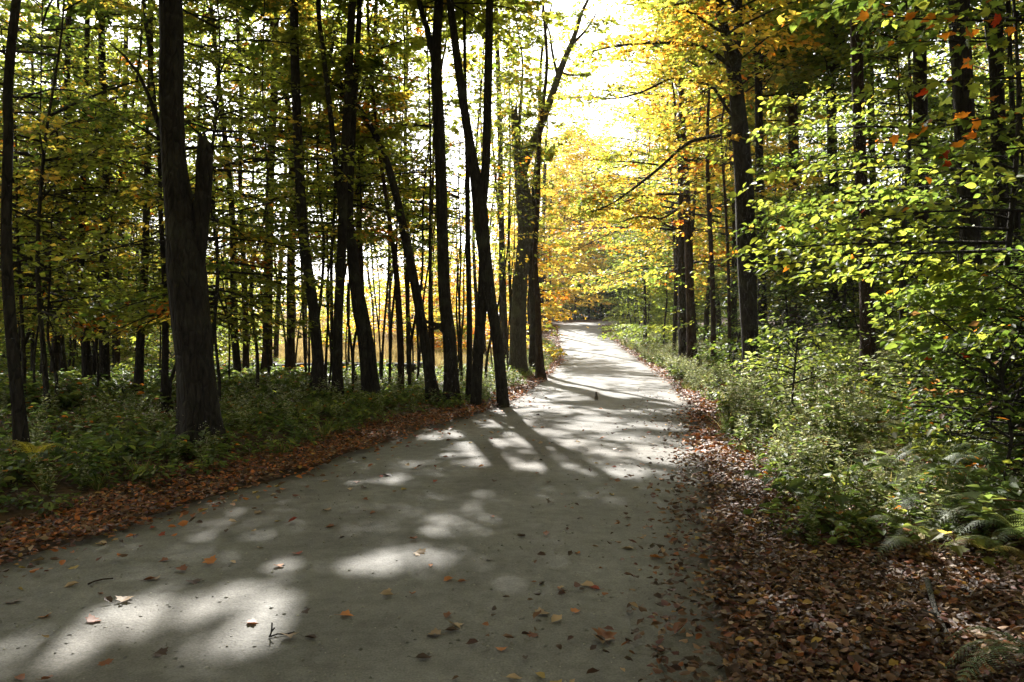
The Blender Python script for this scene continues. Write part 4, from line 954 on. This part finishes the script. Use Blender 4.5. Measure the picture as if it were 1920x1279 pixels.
# ------------------------------------------------------------------ fallen leaves
BROWN = (.12, .06, .03); RUST = (.22, .08, .03); TAN = (.27, .17, .1); DARKB = (.055, .03, .02); PURP = (.12, .05, .042); OCHRE = (.3, .17, .04)
LIT = ((BROWN, 5), (RUST, 1.2), (TAN, 1.5), (DARKB, 6), (PURP, 1.6), (OCHRE, .5))
LIT_RED = ((RUST, 4), (BROWN, 4), (PURP, 2), (TAN, 1), ((.38, .12, .03), 2.2), (DARKB, 2), (OCHRE, .8))
rng = np.random.default_rng(91)
mb = MB()
def litter(n, yfun, smin, smax, sidev, ls, pal, lift=.025, edge=.35, shape=CURL, tail=None):
    y = yfun(rng.random(n)); j = np.argmin(np.abs(CL[:, 1][None]-y[:, None]), 1)
    u = rng.random(n); s = smin(y)+(smax(y)-smin(y))*u
    x = CL[j, 0]+sidev*(CL[j, 2]+s)
    w = fbm(x*1.7, y*1.7, 13)
    k = (s > (w-.5)*edge*2) | (rng.random(n) < .12)
    k &= (np.abs(x) < y*.67+1.2)
    x, y = x[k], y[k]; n = len(x)
    side, off = road_off(x, y)
    z = np.where(off < .12, zroad(y)+.028, ground_z(x, y)-.03*(1-sstep(0, .15, off)))+rng.random(n)**1.5*lift+.004
    a = rng.uniform(0, 6.28, n); dr = np.c_[np.sin(a), np.cos(a), rng.normal(.05, .22, n)]
    nr = np.array([0, 0, 1.])*np.where(rng.random(n) < .4, -1, 1)[:, None]+rng.normal(0, .33, (n, 3))
    fl = nr[:, 2] < 0
    pos = np.c_[x, y, z]; pos[fl, 2] += .012
    put_leaves(mb, pos, dr, nr, ls*rng.uniform(.55, 1.25, n), palette(rng, pal, n), shape)
near = lambda a, b, e: (lambda u: a+(b-a)*u**e)
litter(36000, near(2.6, 9.5, 1.2), lambda y: -.35+0*y, lambda y: 2.0-.09*y, 1, .054, LIT, .05, .12)
litter(8000, near(2.6, 9, 1.2), lambda y: 1.2+0*y, lambda y: 3.5+0*y, 1, .056, LIT, .04)
litter(9000, near(9, 40, 1.5), lambda y: -.25+0*y, lambda y: .9+0*y, 1, .09, LIT_RED, .03, .4)
litter(13000, near(4.2, 14, 1.2), lambda y: -.2+0*y, lambda y: 1.05+0*y, -1, .058, LIT_RED, .045, .4)
litter(9000, near(14, 42, 1.5), lambda y: -.15+0*y, lambda y: .9+0*y, -1, .09, LIT_RED, .03, .4)
litter(5000, near(38, 84, 1), lambda y: -.2+0*y, lambda y: 1.1+0*y, -1, .14, LIT_RED, .03, .4, LEAF4)
litter(5000, near(38, 84, 1), lambda y: -.2+0*y, lambda y: 1.1+0*y, 1, .14, LIT_RED, .03, .4, LEAF4)
litter(22000, near(8, 40, 1.2), lambda y: 1+0*y, lambda y: 16+0*y, -1, .11, LIT_RED, .03, .0, LEAF4)
litter(16000, near(8, 40, 1.2), lambda y: 1+0*y, lambda y: 14+0*y, 1, .11, LIT, .03, .0, LEAF4)
litter(2200, near(2.6, 22, 1.4), lambda y: -1.3+0*y, lambda y: -.05+0*y, 1, .06, LIT, .008, .0)
litter(7000, near(2.6, 16, 1.5), lambda y: -.55+0*y, lambda y: .35+0*y, 1, .06, LIT, .015, .0)
litter(3000, near(4, 22, 1.3), lambda y: -.4+0*y, lambda y: .15+0*y, -1, .06, LIT_RED, .012, .0)
litter(1500, near(4, 22, 1.4), lambda y: -.8+0*y, lambda y: -.05+0*y, -1, .07, LIT_RED, .008, .0)
tag(mb.build('leaf_litter', [M_LITTER]), kind='stuff')

mb = MB(); n = 9000; yy = 2.8+15*rng.random(n)**1.8; j = np.argmin(np.abs(CL[:, 1][None]-yy[:, None]), 1); u = rng.uniform(-1, 1, n); u = np.sign(u)*np.abs(u)**.7
xx = CL[j, 0]+u*CL[j, 2]; m = np.abs(xx) < yy*.68; xx, yy, u, j = xx[m], yy[m], u[m], j[m]; n = len(xx)
zz = zroad(yy)+.05*(1-(u*CL[j, 2]/HW[j])**2)+(fbm(xx*.7, yy*.7, 21)-.5)*.05-.03
oc = np.array([[1, 0, 0], [0, 1, 0], [-1, 0, 0], [0, -1, 0], [0, 0, .8], [0, 0, -.8]], float); of = np.array([[0, 1, 4], [1, 2, 4], [2, 3, 4], [3, 0, 4], [1, 0, 5], [2, 1, 5], [3, 2, 5], [0, 3, 5]])
sz = .003+.013*rng.random(n)**4
V = oc[None]*sz[:, None, None]*rng.uniform(.6, 1.3, (n, 6, 1)); a = rng.uniform(0, 6.28, n); ca, sa = np.cos(a)[:, None], np.sin(a)[:, None]
V = np.stack([V[..., 0]*ca-V[..., 1]*sa, V[..., 0]*sa+V[..., 1]*ca, V[..., 2]], -1)+np.c_[xx, yy, zz][:, None]
mb.add(V.reshape(-1, 3), (np.arange(n)[:, None, None]*6+of[None]).reshape(-1, 3), 0, np.repeat(np.array([.2, .19, .17])*rng.uniform(.5, 1.5, (n, 1)), 6, 0))
tag(mb.build('gravel', [M_LITTER], smooth=True), kind='stuff')

LCOL = {'orange': (.4, .15, .04), 'rust-brown': (.2, .075, .035), 'tan': (.33, .23, .14), 'dark brown': (.06, .035, .024), 'dull yellow': (.34, .24, .07), 'red': (.27, .05, .025)}
LME = {}
for ci, (cn, c) in enumerate(LCOL.items()):
    for sh, shape in enumerate((CURL, MAPLE)):
        g = np.random.default_rng(ci*5+sh); m = MB()
        put_leaves(m, np.zeros((1, 3)), np.array([[0, 1., 0]]), np.array([[0, 0, 1.]]), np.array([1.]), np.array([c])*g.uniform(.85, 1.15), shape)
        tubes(m, np.array([[[0, .02, .0], [.02, -.2, .03], [.05, -.38, .1]]]), np.array([[.012, .01, .008]]), 3, 0, np.array(c)*.7)
        o = m.build('fallen_leaf', [M_LITTER]); LME[cn, sh] = o.data; bpy.data.objects.remove(o)
def road_z(x, y):
    j = np.argmin((CL[:, 0]-x)**2+(CL[:, 1]-y)**2)
    u = ((x-CL[j, 0])*CN[j, 0]+(y-CL[j, 1])*CN[j, 1])/(CL[j, 2]+.12)
    return float(zroad(y)+.05*(1-u*u)+(fbm(x*.7, y*.7, 21)-.5)*.05-.03)
def fallen(cn, sh, x, y, size, rot, label, group=None, tilt=(0, 0)):
    o = bpy.data.objects.new('fallen_leaf', LME[cn, sh]); COL.objects.link(o)
    o.location = (x, y, road_z(x, y)+.006+abs(tilt[0])*size*.3); o.rotation_euler = (tilt[0], tilt[1], rot); o.scale = (size,)*3
    tag(o, label, 'fallen leaf', group)
rng = np.random.default_rng(17)
SPECIAL = [('orange', 400, 1062, .09, 'orange upturned fallen leaf on the shaded road, left one of a close pair'), ('rust-brown', 348, 1074, .08, 'rust-brown fallen leaf on the shaded road just left of an orange one'),
           ('orange', 637, 1163, .075, 'small orange fallen leaf lying alone right of the bright sun pool'), ('tan', 846, 1177, .085, 'pale tan upright-curled fallen leaf alone in mid road shade'),
           ('rust-brown', 1136, 1207, .12, 'large curled brown fallen leaf near the right road edge'), ('tan', 228, 1139, .09, 'tan fallen leaf at the edge of the left sun pool'),
           ('tan', 540, 1204, .08, 'flat tan fallen leaf beside the dark twig sprig in the sun pool'), ('red', 540, 985, .09, 'dark red fallen leaf left of the road middle in shade'),
           ('rust-brown', 1265, 1185, .13, 'cluster-sized brown fallen leaf where litter begins on the right'), ('orange', 770, 1122, .07, 'orange-brown fallen leaf just below the second sun pool'),
           ('orange', 1682, 1215, .075, 'bright orange fallen leaf standing out on the dark right litter'), ('orange', 1497, 982, .08, 'golden orange fallen leaf below the maple seedling'),
           ('tan', 1345, 1120, .06, 'whitish fallen leaf on the shaded right road edge'), ('dark brown', 210, 1140, .07, 'dark fallen leaf beside the tan one at the left sun pool')]
for cn, px, py, sz, lab in SPECIAL:
    x, y = gp(px, py); s_, o_ = road_off([x], [y])
    o = fallen(cn, int(rng.integers(0, 2)), x, y, sz, rng.uniform(0, 6.28), lab, None, (rng.uniform(.1, .5), rng.normal(0, .2)))
k = 0
while k < 270:
    y = 3.2+(17-3.2)*rng.random()**1.35; j = int(np.argmin(np.abs(CL[:, 1]-y))); u = rng.uniform(-1, 1)
    if rng.random() > .25+.75*abs(u)**1.6: continue
    x = CL[j, 0]+u*CL[j, 2]
    if abs(x) > y*.65: continue
    cn = ['orange', 'rust-brown', 'tan', 'dark brown', 'dull yellow', 'red'][int(rng.choice(6, p=[.14, .3, .18, .24, .08, .06]))]
    zone = 'left half' if u < -.15 else 'right half' if u > .25 else 'middle'
    nearf = 'near stretch' if y < 7.5 else 'middle stretch'
    fallen(cn, int(rng.integers(0, 2)), x, y, rng.uniform(.045, .095), rng.uniform(0, 6.28), f'small {cn} fallen leaf scattered on the {zone} of the road, {nearf}',
           f'{cn} leaves scattered on the {zone} of the road, {nearf}', (rng.normal(0, .15), rng.normal(0, .15)))
    k += 1

# ------------------------------------------------------------------ small things
def sticks(name, label, cat, pts, r, mat, side=()):
    p = np.array(pts, float); base = tuple(p[0]); mb = MB()
    rr = np.linspace(r, r*.55, len(p)); trunk_mesh(mb, np.c_[p, rr], 7, len(label), 0, .12, step=.04)
    for q in side:
        q = np.array(q, float); trunk_mesh(mb, np.c_[q, np.linspace(r*.5, r*.2, len(q))], 5, 3, 0, .1, step=.03)
    o = mb.build(name, [mat], None, base, smooth=True); tag(o, label, cat); return o
def on(px, py, dz): x, y = gp(px, py); return (x, y, gz(x, y)+dz)
sticks('fallen_stick', 'pale broken stick lying on the brown litter at the lower right', 'stick', [on(1738, 1110, .07), on(1748, 1145, .06), on(1757, 1170, .05), on(1766, 1185, .045), on(1778, 1210, .04)], .016, M_BARKG,
       [[on(1757, 1170, .05), on(1740, 1180, .09), on(1728, 1186, .12)]])
def onr(px, py, dz): x, y = gp(px, py); return (x, y, road_z(x, y)+dz)
sticks('twig', 'small dark forked twig sprig standing up in the near sun pool', 'twig', [onr(505, 1206, .005), onr(509, 1206, .03), onr(510, 1206, .075)], .005, M_BARKD,
       [[onr(505, 1206, .005), onr(520, 1203, .012), onr(535, 1201, .006), onr(552, 1199, .012)], [onr(509, 1206, .03), onr(515, 1206, .05)]])
sticks('twig', 'thin twig lying flat across the shade left of the near sun pool', 'twig', [onr(165, 1100, .008), onr(185, 1094, .014), onr(212, 1090, .01)], .005, M_BARKR)
# dry bent stalk among the left plants
x, y = fx_(240, 9.6), 9.6; g = gz(x, y)
sticks('bent_stalk', 'dry pale stalk bent into an arch above the left plants', 'stalk', [(x, y, g), (x, y, g+.3), (x, y, CAMH+(HZ-792)/F*9.6)], .004, M_BARKG,
       [[(fx_(214, 9.6), y, CAMH+(HZ-806)/F*9.6), (fx_(228, 9.6), y, CAMH+(HZ-791)/F*9.6), (fx_(243, 9.6), y, CAMH+(HZ-788)/F*9.6), (fx_(260, 9.6), y, CAMH+(HZ-796)/F*9.6), (fx_(276, 9.6), y, CAMH+(HZ-815)/F*9.6)]])

# squirrel sitting upright on the road
sx, sy = gp(1118, 752); szz = road_z(sx, sy)
root = empty('squirrel', (sx, sy, szz), 'small dark squirrel sitting upright in the middle of the sunlit road', 'squirrel'); root.scale = (.85, .85, .85)
def skin(name, verts, edges, rad, mat, parent):
    me = bpy.data.meshes.new(name); me.from_pydata(verts, edges, []); me.update()
    o = bpy.data.objects.new(name, me); COL.objects.link(o); o.parent = parent
    m = o.modifiers.new('skin', 'SKIN'); me.skin_vertices.new() if not me.skin_vertices else None
    for v, r in zip(me.skin_vertices[0].data, rad): v.radius = (r, r)
    me.skin_vertices[0].data[0].use_root = True
    s = o.modifiers.new('sub', 'SUBSURF'); s.levels = s.render_levels = 2; m.use_smooth_shade = True
    me.materials.append(mat); return o
def plain(name, c, rough=.8):
    m, nt, out = nmat(name); p = nd(nt, 'ShaderNodeBsdfPrincipled', in_Roughness=rough); no = nd(nt, 'ShaderNodeTexNoise', in_Scale=60.0)
    r = ramp(nt, [(.3, tuple(a*.6 for a in c)), (.7, tuple(a*1.3 for a in c))]); nt.links.new(no.outputs[0], r.inputs[0]); nt.links.new(r.outputs[0], p.inputs['Base Color']); nt.links.new(p.outputs[0], out.inputs[0]); return m
M_FUR = plain('squirrel_fur', (.15, .12, .095))
skin('body', [(0, .02, .05), (0, .01, .1), (0, -.01, .15), (0, -.02, .18), (0, -.03, .205), (0, -.06, .2), (.018, -.02, .232), (-.018, -.02, .232),
              (.03, -.03, .035), (.034, -.07, .012), (-.03, -.03, .035), (-.034, -.07, .012), (.025, -.035, .13), (.015, -.06, .115), (-.025, -.035, .13), (-.015, -.06, .115)],
     [(0, 1), (1, 2), (2, 3), (3, 4), (4, 5), (4, 6), (4, 7), (0, 8), (8, 9), (0, 10), (10, 11), (2, 12), (12, 13), (2, 14), (14, 15)],
     [.05, .048, .036, .024, .027, .012, .006, .006, .024, .01, .024, .01, .012, .007, .012, .007], M_FUR, root)
skin('tail', [(0, .06, .02), (0, .1, .06), (0, .1, .13), (0, .08, .19), (0, .1, .22)], [(0, 1), (1, 2), (2, 3), (3, 4)], [.015, .025, .032, .028, .012], M_FUR, root)

# old stone wall between the roadside trunks and the meadow
rng = np.random.default_rng(64); mb = MB()
wb = ((470-960)/F*27, 27.0)
import itertools
for row in range(2):
    xw = 0.0
    while xw < 5.6:
        w = rng.uniform(.3, .65); h = rng.uniform(.18, .3); x = wb[0]+xw+w/2; y = wb[1]+rng.normal(0, .08)+xw*.12; z = gz(x, y)+.1+row*.24
        th = np.linspace(0, PI, 6); ph = np.linspace(0, 2*PI, 9)[:-1]
        T_, P_ = np.meshgrid(th, ph, indexing='ij')
        n_ = 1+.3*(fbm(np.cos(P_)*1.5+xw*3, np.sin(P_)*1.5+T_+row*7, 5)-.5)*1.6
        pw = lambda a: np.sign(a)*np.abs(a)**.65
        v = np.stack([x+w*.55*pw(np.sin(T_)*np.cos(P_))*n_, y+.25*pw(np.sin(T_)*np.sin(P_))*n_, z+h*.55*pw(np.cos(T_))*n_], -1).reshape(-1, 3)
        i = np.arange(5)[:, None]; j = np.arange(8)[None]
        mb.add(v, np.stack([i*8+j, (i+1)*8+j, (i+1)*8+(j+1) % 8, i*8+(j+1) % 8], -1).reshape(-1, 4)); xw += w*.95
wall = mb.build('stone_wall', [M_STONE], None, (wb[0], wb[1], gz(*wb)), smooth=True); tag(wall, 'low dark fieldstone wall between the roadside trunks and the tan meadow', 'stone wall')

# thin autumn haze: one closed box of even air round everything
mb = MB(); X0, X1, Y0, Y1, Z0, Z1 = -310, 310, -130, 410, -4.0, 34
vv = np.array([[x, y, z] for x in (X0, X1) for y in (Y0, Y1) for z in (Z0, Z1)], float)
mb.add(vv, [[0, 1, 3, 2], [4, 6, 7, 5], [0, 4, 5, 1], [2, 3, 7, 6], [0, 2, 6, 4], [1, 5, 7, 3]])
mh, nth, oh = nmat('thin_haze'); pv = nd(nth, 'ShaderNodeVolumePrincipled'); pv.inputs['Density'].default_value = .0003; pv.inputs['Color'].default_value = (.95, .95, .92, 1); pv.inputs['Anisotropy'].default_value = .1
nth.links.new(pv.outputs[0], oh.inputs['Volume'])
tag(mb.build('haze', [mh]), kind='stuff')

# ------------------------------------------------------------------ camera, sun, sky
cam = bpy.data.cameras.new('camera'); co = bpy.data.objects.new('camera', cam); COL.objects.link(co)
cam.sensor_width = 36; cam.lens = 36*F/1920; cam.shift_y = -34.5/1920; cam.clip_end = 3000; cam.clip_start = .05
co.location = (0, 0, CAMH); co.rotation_euler = (PI/2, 0, 0); SC.camera = co
sun = bpy.data.lights.new('sun', 'SUN'); so = bpy.data.objects.new('sun', sun); COL.objects.link(so)
sun.energy = 5.0; sun.angle = math.radians(.7); sun.color = (1, .965, .9)
so.rotation_euler = Vector(SUN).to_track_quat('Z', 'Y').to_euler(); so.location = (-3, 20, 30)
w = bpy.data.worlds.new('World'); SC.world = w; w.use_nodes = True; nt = w.node_tree
sk = nt.nodes.new('ShaderNodeTexSky'); sk.sky_type = 'NISHITA'; sk.sun_disc = False; sk.sun_elevation = SUN_EL; sk.sun_rotation = SUN_AZ
bg = nt.nodes['Background']; sk.dust_density = 2.5; hs = nt.nodes.new('ShaderNodeHueSaturation'); hs.inputs['Saturation'].default_value = .15; nt.links.new(sk.outputs[0], hs.inputs['Color']); nt.links.new(hs.outputs[0], bg.inputs[0]); bg.inputs[1].default_value = .085
vs = SC.view_settings; vs.view_transform = 'Standard'; vs.look = 'None'; vs.gamma = 1; vs.exposure = 2.05
cy = SC.cycles; cy.max_bounces = 8; cy.diffuse_bounces = 4; cy.transmission_bounces = 6; cy.glossy_bounces = 2; cy.caustics_reflective = False; cy.caustics_refractive = False
cy.sample_clamp_indirect = 4.0
